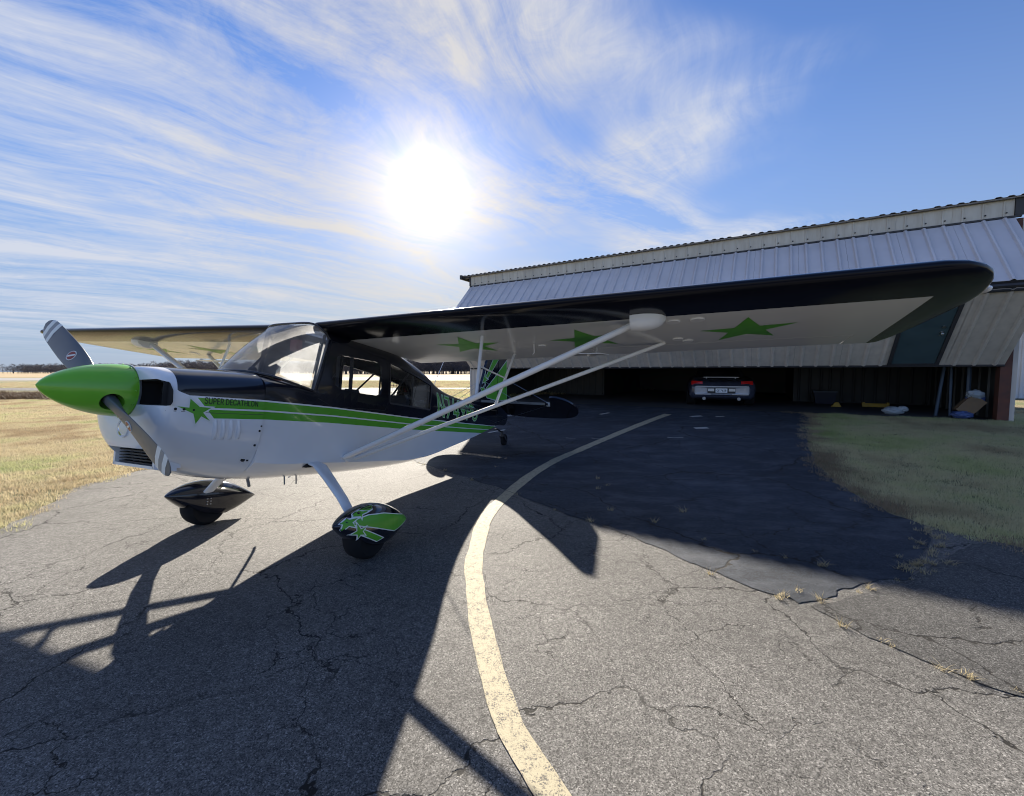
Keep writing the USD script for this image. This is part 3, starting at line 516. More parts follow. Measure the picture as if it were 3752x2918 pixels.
obj('cabin', loft([cabring(.75, .70, .55, .80, .86), cabring(1.3, .72, .56, .80, 1.12), cabring(2.0, .72, .55, .8, 1.29), cabring(2.7, .72, .54, .8, 1.24), cabring(3.3, .70, .5, .76, .86)]), m_cardark, car, smooth=20)
obj('rear_wing', cat_([bx((-.47, .40, .845), (.47, .58, .862)), bx((-.40, .45, .78), (-.37, .55, .847)), bx((.37, .45, .78), (.40, .55, .847))]), m_silver, car)
bump_ = obj('bumper', loft([carring(.02, .60, .37, .59, .05), carring(-.022, .685, .352, .605, .05), carring(-.022, .69, .355, .60, .05), carring(.10, .80, .34, .61, .08)]), m_silver, car, smooth=35)
obj('bumper_strip', cat_([bx((-.69, -.035, .575), (.69, .03, .60)), bx((-.69, -.03, .355), (-.27, .03, .385)), bx((.27, -.03, .355), (.69, .03, .385))]), m_silver, bump_)
obj('plate_recess', bx((-.36, -.027, .405), (.36, .05, .545)), m_cardark, car)
pl = obj('licence_plate', bx((-.152, -.034, .415), (.152, -.0265, .535)), m_plate, car)
tm = meshkit.text_mesh('CE 7638', .055, .002, bold=True); tm.apply_scale([.245 / tm.extents[0], 1, 1]); tm.apply_translation(-tm.bounds.mean(0)); tm.apply_transform(RM(math.pi / 2, (1, 0, 0))); tm.apply_translation((0, -.0355, .475))
obj('plate_lettering', tm, m_cardark, pl)
for s_ in (-1, 1):
    tl = loft([[(s_ * .50, .10, .66), (s_ * .50, .16, .66), (s_ * .50, .16, .74), (s_ * .50, .12, .74)], [(s_ * .80, .13, .64), (s_ * .80, .25, .64), (s_ * .80, .25, .75), (s_ * .80, .19, .75)]])
    tl.apply_translation((0, -.07, 0)); obj('tail_light', tl, m_tail, car)
    obj('reverse_lamp', bx((s_ * .27 - .08, -.034, .455), (s_ * .27 + .08, -.0265, .53)), m_steel, car)
    obj('exhaust', cyl((s_ * .45, -.02, .24), (s_ * .45, .3, .25), .045), m_steel, car, smooth=30)
    for y0 in (.98, 3.33):
        w_ = lathe([(-.13, .24), (-.13, .31), (-.1, .33), (.1, .33), (.13, .31), (.13, .24)], 28); w_.apply_translation((s_ * .80, y0, .33)); ww = obj('wheel', w_, m_tyre, car, smooth=40)
        r_ = lathe([(-.12, .0), (-.12, .235), (.125, .235), (.11, .06), (.125, .0)], 28); r_.apply_translation((s_ * .80, y0, .33)); obj('rim', r_, m_steel, ww, smooth=30)
# ---- white shed further right
SM = mat4([(.8575, -.5145, 0), (.5145, .8575, 0), (0, 0, 1)], [17.6, 16.6, 0.0])
shed = empty('metal_shed', SM, label='white corrugated metal shed just visible past the right end of the hangar', cat='shed')
obj('wall', bx((0, .02, .1), (12, 8, 3.8)), m_shed, shed)
for k in range(13): obj('wall_sheet', sheet((k * .915, 0, .44), (1, 0, 0), (0, 0, 1), .91, 3.4, pitch=.152, rib=.022, wtop=.04, wbot=.09), m_shed, shed)
obj('roof', loft([[(-.2, -.3, 3.8), (-.2, 4, 4.5), (-.2, 8.3, 3.8), (-.2, 8.3, 3.75), (-.2, -.3, 3.75)], [(12.2, -.3, 3.8), (12.2, 4, 4.5), (12.2, 8.3, 3.8), (12.2, 8.3, 3.75), (12.2, -.3, 3.75)]]), m_roof, shed)

# ---------------------------------------------------------------- the aeroplane. Shapes are written as (a aft, y to port, z up from the thrust line)
US_ = 1.0      # metres per drawing unit
PX, PY, PSI, TH, PZ = -1.9691, 3.7791, -1.95746, .126444, 1.2194
pn = np.array([math.cos(PSI), math.sin(PSI), 0]); pl_ = np.array([-math.sin(PSI), math.cos(PSI), 0]); zz = np.array([0, 0, 1.0])
Xf = math.cos(TH) * pn + math.sin(TH) * zz; Zf = -math.sin(TH) * pn + math.cos(TH) * zz
plane = empty('light_aircraft', mat4([Xf, pl_, Zf], np.array([PX, PY, PZ]) - ZB * US_ * Zf), label='white, green and black high wing tailwheel aeroplane with a green spinner', cat='aeroplane')
def LV(m):
    m = m if isinstance(m, trimesh.Trimesh) else from_man(m)
    v = np.array(m.vertices); return trimesh.Trimesh(np.column_stack([-v[:, 0], v[:, 1], v[:, 2] + ZB]) * US_, np.asarray(m.faces)[:, ::-1], process=False)
def MIR(m): return trimesh.Trimesh(np.array(m.vertices) * (1, -1, 1), np.asarray(m.faces)[:, ::-1], process=False)
def part(name, m, mat, parent=None, smooth=30, **kw): return obj(name, LV(m), mat, parent if parent is not None else plane, smooth=smooth, **kw)
def interp_sections(st, a_new):
    from scipy.interpolate import PchipInterpolator
    st = np.array(st, float); return np.column_stack([a_new] + [PchipInterpolator(st[:, 0], st[:, k])(a_new) for k in range(1, st.shape[1])])
def ring_poly(a, pts):
    h = np.array(pts); full = np.vstack([h, (h * (-1, 1))[::-1][1:-1]]); return np.column_stack([np.full(len(full), a), full])
def lower_ring(a, we, ws, zb, ze, zs, zt):
    t = np.linspace(0, 1, 9); b = np.column_stack([we * t, zb + (ze - zb) * t ** 1.9])
    t = np.linspace(0, 1, 8)[1:]; sd = np.column_stack([we + (ws - we) * t + .012 * np.sin(np.pi * t), ze + (zs - ze) * t])
    t = np.linspace(0, np.pi / 2, 10)[1:]; up = np.column_stack([ws * np.cos(t) ** .75, zs + (zt - zs) * np.sin(t)]); up[-1, 0] = 0
    return ring_poly(a, np.vstack([b, sd, up]))
def upper_ring(a, wb, ws, zs, zt, z0=-.05):
    b = np.column_stack([wb * np.linspace(0, 1, 5), np.full(5, z0)])
    t = np.linspace(0, 1, 8)[1:]; sd = np.column_stack([wb + (ws - wb) * t + .008 * np.sin(np.pi * t), z0 + (zs - z0) * t])
    t = np.linspace(0, np.pi / 2, 12)[1:]; up = np.column_stack([ws * np.cos(t) ** .8, zs + (zt - zs) * np.sin(t)]); up[-1, 0] = 0
    return ring_poly(a, np.vstack([b, sd, up]))
LS = [(-.565, .325, .388, -.615, -.47, .08, .205), (-.3, .352, .378, -.645, -.50, .085, .192), (-.05, .36, .364, -.655, -.508, .08, .15), (.3, .355, .36, -.668, -.53, .075, .11), (.9, .335, .345, -.675, -.56, .07, .11), (1.4, .297, .312, -.665, -.585, .06, .11),
      (1.9, .255, .272, -.622, -.562, .05, .11), (2.5, .2, .215, -.53, -.485, .06, .11), (3.34, .125, .142, -.392, -.366, .07, .11), (4.0, .065, .075, -.272, -.258, .08, .11), (4.44, .024, .028, -.2, -.195, .085, .105)]
US = [(-.16, .356, .352, .55, .70), (.05, .36, .352, .55, .70), (.5, .357, .346, .55, .695), (.9, .346, .332, .54, .678), (1.48, .312, .272, .43, .588), (1.85, .28, .238, .35, .462), (2.07, .26, .2, .27, .385), (2.5, .216, .14, .18, .285), (3.1, .158, .08, .125, .214), (3.7, .1, .045, .1, .165), (4.2, .05, .02, .075, .12)]
aL = np.r_[np.linspace(-.565, -.05, 8), np.linspace(.05, 4.44, 44)]; aU = np.r_[np.linspace(-.16, 1.48, 18), np.linspace(1.58, 4.2, 28)]
low = to_man(loft([lower_ring(*r) for r in interp_sections(LS, aL)])); upp = to_man(loft([upper_ring(*r) for r in interp_sections(US, aU)]))
# the windscreen's rear edge cuts the cabin off along the slanted door pillar
pillar = to_man(extr(Polygon([(-1, -.2), (-.118, -.2), (-.107, .09), (.045, .62), (-.02, .8), (-1, .8)]), 1.6).apply_transform(RM(math.pi / 2, (1, 0, 0))).apply_translation((0, .8, 0)))
sc = lambda r, dw, dz0, dz1: np.array([r[0], r[1] - dw, r[2] - dw, *r[3:]])
upp = upp - pillar
inL = to_man(loft([lower_ring(r[0], r[1] - .02, r[2] - .018, r[3] + .1, r[4] + .06, r[5], r[6] - .03 if r[0] < -.28 else r[6] + .3) for r in interp_sections(LS, np.linspace(-.5, 1.75, 24))]))
inU = to_man(loft([upper_ring(r[0], r[1] - .018, r[2] - .018, r[3] - .01, r[4] - .03, z0=-.2) for r in interp_sections(US, np.linspace(-.16, 1.98, 30))]))
W1 = Polygon([(.17, .446), (.449, .450), (.70, .456), (.755, .41), (.782, .20), (.750, .132), (.70, .116), (.524, .118), (.22, .132), (.118, .166), (.082, .225), (.094, .351), (.128, .42)]).buffer(-.02).buffer(.03).buffer(-.01)
W2 = Polygon([(.90, .468), (.922, .058), (1.786, .020), (1.845, .325), (1.40, .41)]).buffer(-.012).buffer(.012)
def yprism(poly, y0=-1., y1=1.):
    m = extr(poly, y1 - y0); v = m.vertices; return trimesh.Trimesh(np.column_stack([v[:, 0], v[:, 2] + y0, v[:, 1]]), m.faces[:, ::-1], process=False)
W0 = Polygon([(-.30, .02), (-.125, .02), (-.075, .3), (-.30, .3)])     # deck opening under the windscreen
fus = low + upp
fus = fus - (inL + inU)
for w in (W1, W2): fus = fus - to_man(yprism(w))
fus = fus - to_man(bx((.14, -.2, .55), (.95, .2, 1.)))
fus = fus - to_man(bx((-.31, -.27, .05), (-.06, .27, .3)))
fuselage = part('fuselage', fus, m_body, smooth=28)
skin_tris = np.asarray(from_man(low + upp).triangles)
# cowling ------------------------------------------------------------
CS = [(-1.232, .21, .135, -.24), (-1.224, .29, .150, -.31), (-1.208, .34, .156, -.365), (-1.18, .366, .161, -.41), (-1.12, .378, .167, -.465), (-1.0, .383, .175, -.52), (-.8, .388, .19, -.578), (-.569, .39, .206, -.618)]
def cowl_ring(a, w, zt, zb, d=0.):
    zm = -.06; t = np.linspace(0, 2 * np.pi, 72, endpoint=False); c, s = np.cos(t), np.sin(t)
    p = np.where(s > 0, 3.6, 2.35)
    return np.column_stack([np.full(72, a), (w - d) * np.sign(c) * np.abs(c) ** (2 / p), zm + np.where(s > 0, zt - zm - d, zm - zb - d) * np.sign(s) * np.abs(s) ** (2 / p)])
ca = np.r_[-1.232, -1.229, -1.224, -1.216, -1.206, -1.194, -1.18, -1.16, -1.13, -1.1, -1.06, np.linspace(-1.0, -.569, 9)]
cs = interp_sections(CS, ca)
cowl0 = loft([cowl_ring(*r) for r in cs]); cowl = to_man(cowl0)
intake = Polygon([(.112, .068), (.118, -.082), (.38, -.082), (.405, -.06), (.40, .015), (.36, .062), (.30, .078)]).buffer(-.015).buffer(.015)
def aprism(poly, a0, a1):
    m = extr(poly, a1 - a0); v = m.vertices; q = trimesh.Trimesh(np.column_stack([v[:, 2] + a0, v[:, 0], v[:, 1]]), m.faces, process=False)
    return q if q.volume > 0 else trimesh.Trimesh(q.vertices, q.faces[:, ::-1], process=False)
deep = intake.intersection(sbox(0, -1, .350, 1)).buffer(-.001)
for s_ in (1, -1):
    mir_ = lambda P_: affinity.scale(P_, s_, 1, origin=(0, 0))
    cowl = cowl - to_man(aprism(mir_(intake), -1.4, -1.178)) - to_man(aprism(mir_(deep), -1.3, -1.03))
chin = to_man(bx((-1.3, -.20, -.462), (-.95, .20, -.352)))
cowl = cowl - chin
cowling = part('cowling', cowl, m_cowl, smooth=35)
cowl_tris = np.asarray(cowl0.triangles)
for s_ in (1, -1):
    mir_ = lambda P_: affinity.scale(P_, s_, 1, origin=(0, 0))
    liner = to_man(aprism(mir_(deep.buffer(-.002)), -1.205, -1.034)) - to_man(aprism(mir_(deep.buffer(-.006)), -1.25, -1.04))
    lip = to_man(aprism(mir_(intake.buffer(-.003).difference(deep.buffer(-.004))), -1.1805, -1.1775))
    it = part('air_intake', liner + lip, m_dark, cowling, smooth=False)
    part('engine_baffle', cat_([bx((-1.10, s_ * .235 - .11, -.072), (-1.05, s_ * .235 + .11, -.01)), cyl((-1.12, s_ * .2, .02), (-1.05, s_ * .2, .02), .028)]), m_cabin, it)
sc_ = part('chin_scoop', cat_([bx((-1.155, -.215, -.365), (-1.0, -.20, -.345)), loft([[(-1.15, -.22, -.48), (-1.15, .22, -.48), (-1.15, .22, -.462), (-1.15, -.22, -.462)], [(-1.02, -.22, -.50), (-1.02, .22, -.50), (-1.02, .22, -.462), (-1.02, -.22, -.462)]]), bx((-1.15, -.222, -.48), (-1.0, -.203, -.34)), bx((-1.15, .203, -.48), (-1.0, .222, -.34)), loft([[(-1.165, -.22, -.35), (-1.165, .22, -.35), (-1.165, .22, -.335), (-1.165, -.22, -.335)], [(-1.02, -.22, -.35), (-1.02, .22, -.35), (-1.02, .22, -.335), (-1.02, -.22, -.335)]])]), m_white, cowling, smooth=False)
part('scoop_back', bx((-.97, -.2, -.462), (-.955, .2, -.35)), m_dark, sc_, smooth=False)
for k in range(6): part('slat', bx((-1.13, -.2, -.457 + k * .019), (-1.09, .2, -.452 + k * .019)), m_trim, sc_, smooth=False)
ll = part('landing_light', lathe([(-1.19, .052), (-1.236, .052), (-1.238, .056), (-1.224, .06), (-1.19, .056)], 32, False).apply_translation((0, .03, -.232)), m_white, cowling)
part('reflector', lathe([(-1.2355, .051), (-1.222, .04), (-1.212, .022), (-1.209, .0005)], 32, False).apply_translation((0, .03, -.232)), m_chrome, ll)
part('lens', lathe([(-1.2375, .0515), (-1.242, .035), (-1.244, .0005)], 32, False).apply_translation((0, .03, -.232)), m_glass, ll)
# surface finder for paint and lettering on the side
def surf(tris, ax, pts, sgn):
    """the outermost value of coordinate ax at the 2-D points (the two other coordinates, in order)"""
    o = [k for k in range(3) if k != ax]; A, B, C = (tris[:, k] for k in range(3))
    n = np.cross(B - A, C - A)[:, ax] * sgn; keep = np.abs(n) > 1e-12; A, B, C = A[keep], B[keep], C[keep]
    out = np.full(len(pts), np.nan); a2, b2, c2 = A[:, o], B[:, o], C[:, o]
    den = (b2[:, 1] - c2[:, 1]) * (a2[:, 0] - c2[:, 0]) + (c2[:, 0] - b2[:, 0]) * (a2[:, 1] - c2[:, 1]); g = np.abs(den) > 1e-12
    for i0 in range(0, len(pts), 400):
        p = pts[i0:i0 + 400, None, :]
        with np.errstate(all='ignore'):
            u = ((b2[:, 1] - c2[:, 1]) * (p[..., 0] - c2[:, 0]) + (c2[:, 0] - b2[:, 0]) * (p[..., 1] - c2[:, 1])) / den
            v = ((c2[:, 1] - a2[:, 1]) * (p[..., 0] - c2[:, 0]) + (a2[:, 0] - c2[:, 0]) * (p[..., 1] - c2[:, 1])) / den
            w = 1 - u - v; hit = g & (u > -1e-6) & (v > -1e-6) & (w > -1e-6)
            h = np.where(hit, (u * A[:, ax] + v * B[:, ax] + w * C[:, ax]) * sgn, -np.inf).max(1)
        out[i0:i0 + 400] = np.where(np.isfinite(h), h * sgn, np.nan)
    return out
def fill(x, default=0.):
    return np.where(np.isnan(x), np.nanmean(x) if np.isfinite(x).any() else default, x)
def decal(poly, tris, ax=1, sgn=1, off=.0015, cell=.04):
    """a film that follows the skin; poly in the two other coordinates"""
    V, F = [], []; b = poly.bounds; nn = 0
    for gx in np.arange(math.floor(b[0] / cell) * cell, b[2], cell):
        for gy in np.arange(math.floor(b[1] / cell) * cell, b[3], cell):
            c = poly.intersection(sbox(gx, gy, gx + cell, gy + cell))
            for q in getattr(c, 'geoms', [c]):
                if q.geom_type == 'Polygon' and q.area > 1e-8:
                    v, f = trimesh.creation.triangulate_polygon(q, engine='earcut'); V.append(v); F.append(f + nn); nn += len(v)
    v = np.vstack(V); f = np.vstack(F); h = fill(surf(tris, ax, v, sgn)) + sgn * off
    o = [k for k in range(3) if k != ax]; P = np.zeros((len(v), 3)); P[:, o] = v; P[:, ax] = h
    n = np.cross(P[f[:, 1]] - P[f[:, 0]], P[f[:, 2]] - P[f[:, 0]])[:, ax] * sgn; f[n < 0] = f[n < 0][:, ::-1]
    return trimesh.Trimesh(P, f, process=False)
def letters(text, x0, x1, z0, z1, tris, sgn=1, off=.002, bold=False, shear=0., z0b=None, z1b=None):
    m = meshkit.text_mesh(text, 1., .001, bold=bold); v = m.vertices.copy(); lo, hi = m.bounds
    u = (v[:, 0] - lo[0]) / (hi[0] - lo[0]); t = (v[:, 1] - lo[1]) / (hi[1] - lo[1])
    za = z0 + (((z0b if z0b is not None else z0) - z0) * u); zb2 = z1 + (((z1b if z1b is not None else z1) - z1) * u)
    a = x0 + (x1 - x0) * u + shear * (t - .5); z = za + (zb2 - za) * t
    y = fill(surf(tris, 1, np.column_stack([a, z]), sgn)) + sgn * (off + v[:, 2])
    m2 = trimesh.Trimesh(np.column_stack([a, y, z]), m.faces, process=False)
    return trimesh.Trimesh(m2.vertices, m2.faces[:, ::-1], process=False) if m2.volume < 0 else m2
STARP = Polygon([(-1.139, -.081), (-1.072, -.087), (-1.07, -.03), (-1.012, -.079), (-.942, -.082), (-.989, -.115), (-.942, -.167), (-.997, -.139), (-1.024, -.188), (-1.045, -.124)])
for s_ in (1, -1):
    part('star_outline', decal(STARP.buffer(.009, join_style=2, mitre_limit=3), cowl_tris, 1, s_, .0012, .03), m_whited, cowling)
    part('star', decal(STARP, cowl_tris, 1, s_, .0022, .03), m_greend, cowling)
part('lettering', letters('SUPER DECATHLON', -.985, -.62, -.058, -.014, cowl_tris, off=.0016, z0b=-.060, z1b=-.020), m_cabin, cowling, smooth=False)
for k in range(4):
    a0 = -.905 + k * .052
    for s_ in (1, -1):
        prof = []
        for t in np.linspace(0, 1, 9):
            zz_ = -.158 - .135 * t; h = .004 + .020 * math.sin(math.pi * min(t * .9 + .08, 1)) ** .6 * (.5 + .6 * t)
            y0 = float(fill(surf(cowl_tris, 1, np.array([[a0 + .012 * t, zz_]]), s_))[0]); wv = .0165 * (1 - .25 * (1 - t))
            q = np.linspace(0, np.pi, 9); ring = np.column_stack([a0 + .012 * t + wv * np.cos(q), y0 + s_ * (h * np.sin(q) - .004), np.full(9, zz_)])
            prof.append(ring)
        part('louvre', loft(prof), m_white, cowling, smooth=50)
for a_, z_, r_ in [(-1.145, -.098, .008), (-1.10, -.098, .008), (-1.045, -.100, .007), (-.575, -.20, .006), (-.583, -.235, .008), (-.595, -.34, .009), (-.64, -.445, .016), (-.605, -.452, .008)]:
    y0 = float(fill(surf(cowl_tris, 1, np.array([[a_, z_]]), 1))[0]); part('fastener', cyl((a_, y0 - .006, z_), (a_, y0 + .0025, z_), r_, 14), m_dark, cowling)
part('cowling_seam', decal(Polygon([(-1.19, -.1085), (-1.0, -.1125), (-.9, -.1145), (-.57, -.1150), (-.57, -.1180), (-.9, -.1175), (-1.0, -.1155), (-1.19, -.1115)]), cowl_tris, 1, 1, .0006, .05), m_trim, cowling)
part('drain_pipe', cat_([cyl((-.40, .03, -.60), (-.37, .03, -.70), .012), cyl((-.07, .05, -.62), (-.06, .05, -.72), .006), cyl((.06, .04, -.62), (.07, .04, -.73), .006)]), m_steel)
# registration ---------------------------------------------------------
def text_poly(text, bold=False):
    m = meshkit.text_mesh(text, 1., .01, bold=bold); top = m.triangles[(m.triangles[:, :, 2].min(1) > .009)]
    P_ = shapely.union_all([Polygon(t[:, :2]).buffer(.004) for t in top]).buffer(-.004); b = P_.bounds
    return affinity.translate(P_, -b[0], -b[1]), b[2] - b[0], b[3] - b[1]
tp_, tw_, thh = text_poly('N749PC', False)
def reg(P_):
    def f(x, y, z=None):
        x, y = np.asarray(x), np.asarray(y); u = x / tw_; v = y / thh
        return 2.02 + 1.39 * u + .035 * (v - .5), (-.070 - .034 * u) + (.315 - .064 * u) * v
    return shapely.ops.transform(f, P_)
import shapely.ops
R0 = reg(tp_)
for g_ in sorted(R0.geoms, key=lambda g: g.centroid.x):
    e_ = part('registration_letter', decal(g_.buffer(.012, join_style=2), skin_tris, 1, 1, .0014, .06), m_pale, smooth=40); part('letter_face', decal(g_.buffer(-.002), skin_tris, 1, 1, .0026, .06), m_greend, e_, smooth=40)
# spinner and propeller ---------------------------------------------------
t = np.linspace(0, 1, 22); sp = [(-1.625 + .385 * x, .163 * min((1 - (1 - x) ** 1.95), 1) ** .70) for x in t]; sp[0] = (-1.625, .0005)
spin = to_man(lathe(sp + [(-1.232, .163), (-1.232, .0005)], 64))
bd = np.array([.862, -.506]); bd /= np.linalg.norm(bd)     # blade direction (y, z)
for s_ in (1, -1):
    c = np.array([-1.345, *(bd * .05 * s_)]); e_ = np.array([-1.345, *(bd * .3 * s_)]); spin = spin - to_man(cyl(c, e_, .055, 28))
spinner = part('spinner', spin, m_green, smooth=38)
part('back_plate', lathe([(-1.2325, .0005), (-1.2325, .168), (-1.222, .168), (-1.222, .0005)], 48), m_steel, spinner)
for aa in np.linspace(0, 2 * np.pi, 12, endpoint=False):
    part('rivet', trimesh.creation.icosphere(1, .0055).apply_translation((-1.25, .1635 * math.cos(aa), .1635 * math.sin(aa))), m_green, spinner)
for s_ in (1, -1):
    rad = np.r_[.035, .08, .13, .2, .3, .4, .5, .6, .68, .74, .78, .81, .83, .845, .852]; ch_ = np.interp(rad, [.03, .13, .2, .35, .55, .7, .78, .82, .845, .852], [.075, .078, .10, .138, .152, .145, .130, .105, .06, .015]); tk = np.interp(rad, [.03, .13, .2, .4, .7, .852], [.07, .066, .05, .026, .014, .006]); tw = -np.radians(np.interp(rad, [.03, .2, .4, .6, .852], [54, 40, 26, 18, 12]))
    yz = bd * s_; tang = np.array([-yz[1], yz[0]]); rings = []
    for r_, c_, k_, w_ in zip(rad, ch_, tk, tw):
        q = np.linspace(0, 2 * np.pi, 24, endpoint=False); u = c_ / 2 * np.cos(q); v = k_ / 2 * np.sin(q) * (1 - .25 * np.cos(q))
        cu = u * math.cos(w_) - v * math.sin(w_); cv = u * math.sin(w_) + v * math.cos(w_)
        ctr = np.array([0, *(yz * r_)])
        rings.append(np.column_stack([-1.345 + cv, ctr[1] + tang[0] * cu, ctr[2] + tang[1] * cu]))
    bl = part('propeller_blade', loft(rings), m_darkgrey, smooth=45)
    def band(r0, r1, mat):
        rs_ = []
        for rr_ in np.linspace(r0, r1, 3):
            i = np.interp(rr_, rad, np.arange(len(rad))); i0 = int(min(i, len(rad) - 2)); f_ = i - i0; g = rings[i0] * (1 - f_) + rings[i0 + 1] * f_; m_ = g.mean(0); d_ = (g - m_); rs_.append(m_ + d_ * (1 + .0022 / np.linalg.norm(d_, axis=1)[:, None]))
        part('tip_band', loft(rs_, caps=False), mat, bl, smooth=45)
    band(.70, .735, m_whited); band(.735, .772, m_lightgrey); band(.772, .808, m_whited)
    # round badge on the face that looks forward
    w_ = np.interp(.40, rad, tw); ctr = np.array([-1.345, *(yz * .40)]); eu = np.array([math.sin(w_), *(tang * math.cos(w_))]); en = np.array([math.cos(w_), *(-tang * math.sin(w_))]); er = np.array([0, *yz]); en = -en if en[0] > 0 else en
    for nm_, r_, o_, m_ in (('badge', .034, .0150, m_whited), ('badge_centre', .029, .0158, m_redbox)):
        q = np.linspace(0, 2 * np.pi, 28, endpoint=False); part(nm_, loft([ctr + en * (o_ - .006) + r_ * (np.cos(q)[:, None] * eu + np.sin(q)[:, None] * er), ctr + en * o_ + r_ * (np.cos(q)[:, None] * eu + np.sin(q)[:, None] * er)]), m_, bl)
    d1 = (eu + er) / math.sqrt(2); d2 = (eu - er) / math.sqrt(2)
    part('badge_bar', trimesh.convex.convex_hull(np.array([ctr + en * oo + d1 * x + d2 * y for oo in (.010, .0165) for x in (-.026, .026) for y in (-.006, .006)])), m_whited, bl, smooth=False)
# glazing -----------------------------------------------------------------
def ws_curve(p, u):
    from scipy.interpolate import PchipInterpolator
    p = np.array(p, float); t_ = np.r_[0, np.cumsum(np.linalg.norm(np.diff(p, axis=0), axis=1))]; t_ /= t_[-1]; return np.column_stack([PchipInterpolator(t_, p[:, k])(u) for k in range(3)])
ub = np.linspace(0, 1, 21)
base = ws_curve([(-.613, 0, .204), (-.595, .12, .203), (-.545, .22, .196), (-.46, .305, .178), (-.34, .352, .145), (-.223, .369, .118), (-.112, .366, .092)], ub)
topc = ws_curve([(-.085, 0, .692), (-.084, .12, .692), (-.080, .22, .688), (-.06, .29, .672), (-.028, .325, .640), (.012, .343, .600), (.038, .355, .562)], ub)
def ws_sheet(s_=1):
    rows = []
    for tt in np.linspace(0, 1, 9):
        r = base * (1 - tt) + topc * tt; b_ = math.sin(math.pi * tt) * .035 * (1 - ub[:, None] ** 2); r = r + b_ * np.array([-.75, 0, .65]); rows.append(np.vstack([(r * (1, -1, 1))[::-1][:-1], r]))
    return rows
rows = ws_sheet(); nn = len(rows[0])
def sheet_of(rows):
    n_ = len(rows[0]); k = np.arange(n_ - 1); F = [f for i in range(len(rows) - 1) for f in (np.column_stack([i * n_ + k, i * n_ + k + 1, (i + 1) * n_ + k + 1]), np.column_stack([i * n_ + k, (i + 1) * n_ + k + 1, (i + 1) * n_ + k]))]
    return trimesh.Trimesh(np.vstack(rows), np.vstack(F), process=False)
wsn = part('windscreen', sheet_of(rows), m_glass2, smooth=40)
part('frame_strip', cat_([tube(np.vstack([(base * (1, -1, 1))[::-1][:-1], base]) + (0, 0, .004), .011), tube(np.vstack([(topc * (1, -1, 1))[::-1][:-1], topc]), .010)]), m_black, wsn, smooth=50)
for s_ in (1, -1):
    for nm_, w in (('door_window', W1), ('rear_window', W2)):
        part(nm_, decal(w.buffer(.004), skin_tris, 1, s_, -.007, .12), m_glass, smooth=40)
    part('door_gap', decal(Polygon([(-.085, .10), (.058, .56), (.07, .56), (-.07, .095)]).union(LineString([(.068, .555), (.5, .53), (.85, .505), (.885, .05), (.84, -.03), (.1, -.025), (-.06, .04)]).buffer(.0025)), skin_tris, 1, s_, .0008, .08), m_dark, smooth=40)
    part('window_frame', decal(W2.buffer(.016).difference(W2.buffer(-.002)), skin_tris, 1, s_, .0025, .06), m_trim, smooth=40)
part('skylight', trimesh.Trimesh([(.12, -.22, .689), (.97, -.22, .683), (.97, .22, .683), (.12, .22, .689)], [[0, 2, 1], [0, 3, 2]], process=False), m_glass, smooth=False)
# cabin -------------------------------------------------------------------
part('instrument_panel', cat_([loft([[(-.33, y_, z_) for y_, z_ in zip(.30 * np.cos(np.linspace(0, np.pi, 12)), -.1 + .32 * np.sin(np.linspace(0, np.pi, 12)) ** .6)], [(-.30, y_, z_) for y_, z_ in zip(.30 * np.cos(np.linspace(0, np.pi, 12)), -.1 + .32 * np.sin(np.linspace(0, np.pi, 12)) ** .6)]])]), m_cabin)
part('glareshield_knob', trimesh.creation.icosphere(2, .035).apply_translation((-.38, -.02, .235)), m_cabin)
def seat(a0):
    s1 = bx((a0, -.2, -.30), (a0 + .42, .2, -.22)); b1 = loft([[(a0 + .40, -.2, -.25), (a0 + .40, .2, -.25), (a0 + .47, .2, -.25), (a0 + .47, -.2, -.25)], [(a0 + .50, -.17, .10), (a0 + .50, .17, .10), (a0 + .56, .17, .10), (a0 + .56, -.17, .10)], [(a0 + .53, -.12, .17), (a0 + .53, .12, .17), (a0 + .57, .12, .17), (a0 + .57, -.12, .17)]])
    return cat_([s1, b1])
part('seat', seat(.12), m_seat, smooth=30); part('seat', seat(.95), m_seat, smooth=30)
for p_, r_ in [([(.02, 0, .66), (-.16, -.04, .52), (-.31, -.22, .2)], .011), ([(-.05, -.30, .66), (-.10, -.34, .1)], .02), ([(.02, 0, .66), (.02, .3, .64)], .010), ([(.02, 0, .66), (.02, -.3, .64)], .010), ([(.03, .30, .60), (-.09, .33, .10)], .013), ([(.62, -.31, .12), (.92, -.31, .5)], .011), ([(.88, -.31, -.1), (.88, -.31, .55)], .012), ([(.88, .31, -.1), (.88, .31, .55)], .012), ([(.90, .29, .02), (1.35, .25, .42)], .011), ([(.90, -.29, .02), (1.35, -.25, .42)], .011), ([(1.45, -.24, .4), (1.45, -.24, -.3)], .011), ([(1.45, .24, .4), (1.45, .24, -.3)], .011)]:
    part('frame_tube', tube(p_, r_), m_cabin, smooth=50)
for y_ in (.09, -.09):
    part('harness_strap', cat_([bx((.60, y_ - .022, .14), (.606, y_ + .022, .60)), bx((.56, y_ - .03, .10), (.64, y_ + .03, .17))]), m_seat, smooth=False)
part('compass', bx((.02, -.10, .47), (.08, -.02, .57)), m_redbox, smooth=False)
part('baggage_net', cat_([tube([(1.5, -.2 + k * .05, -.05), (1.62, -.2 + k * .05, .38)], .0025, 5) for k in range(9)] + [tube([(1.5 + k * .024, -.2, -.05 + k * .086), (1.5 + k * .024, .2, -.05 + k * .086)], .0025, 5) for k in range(6)]), m_cabin, smooth=False)
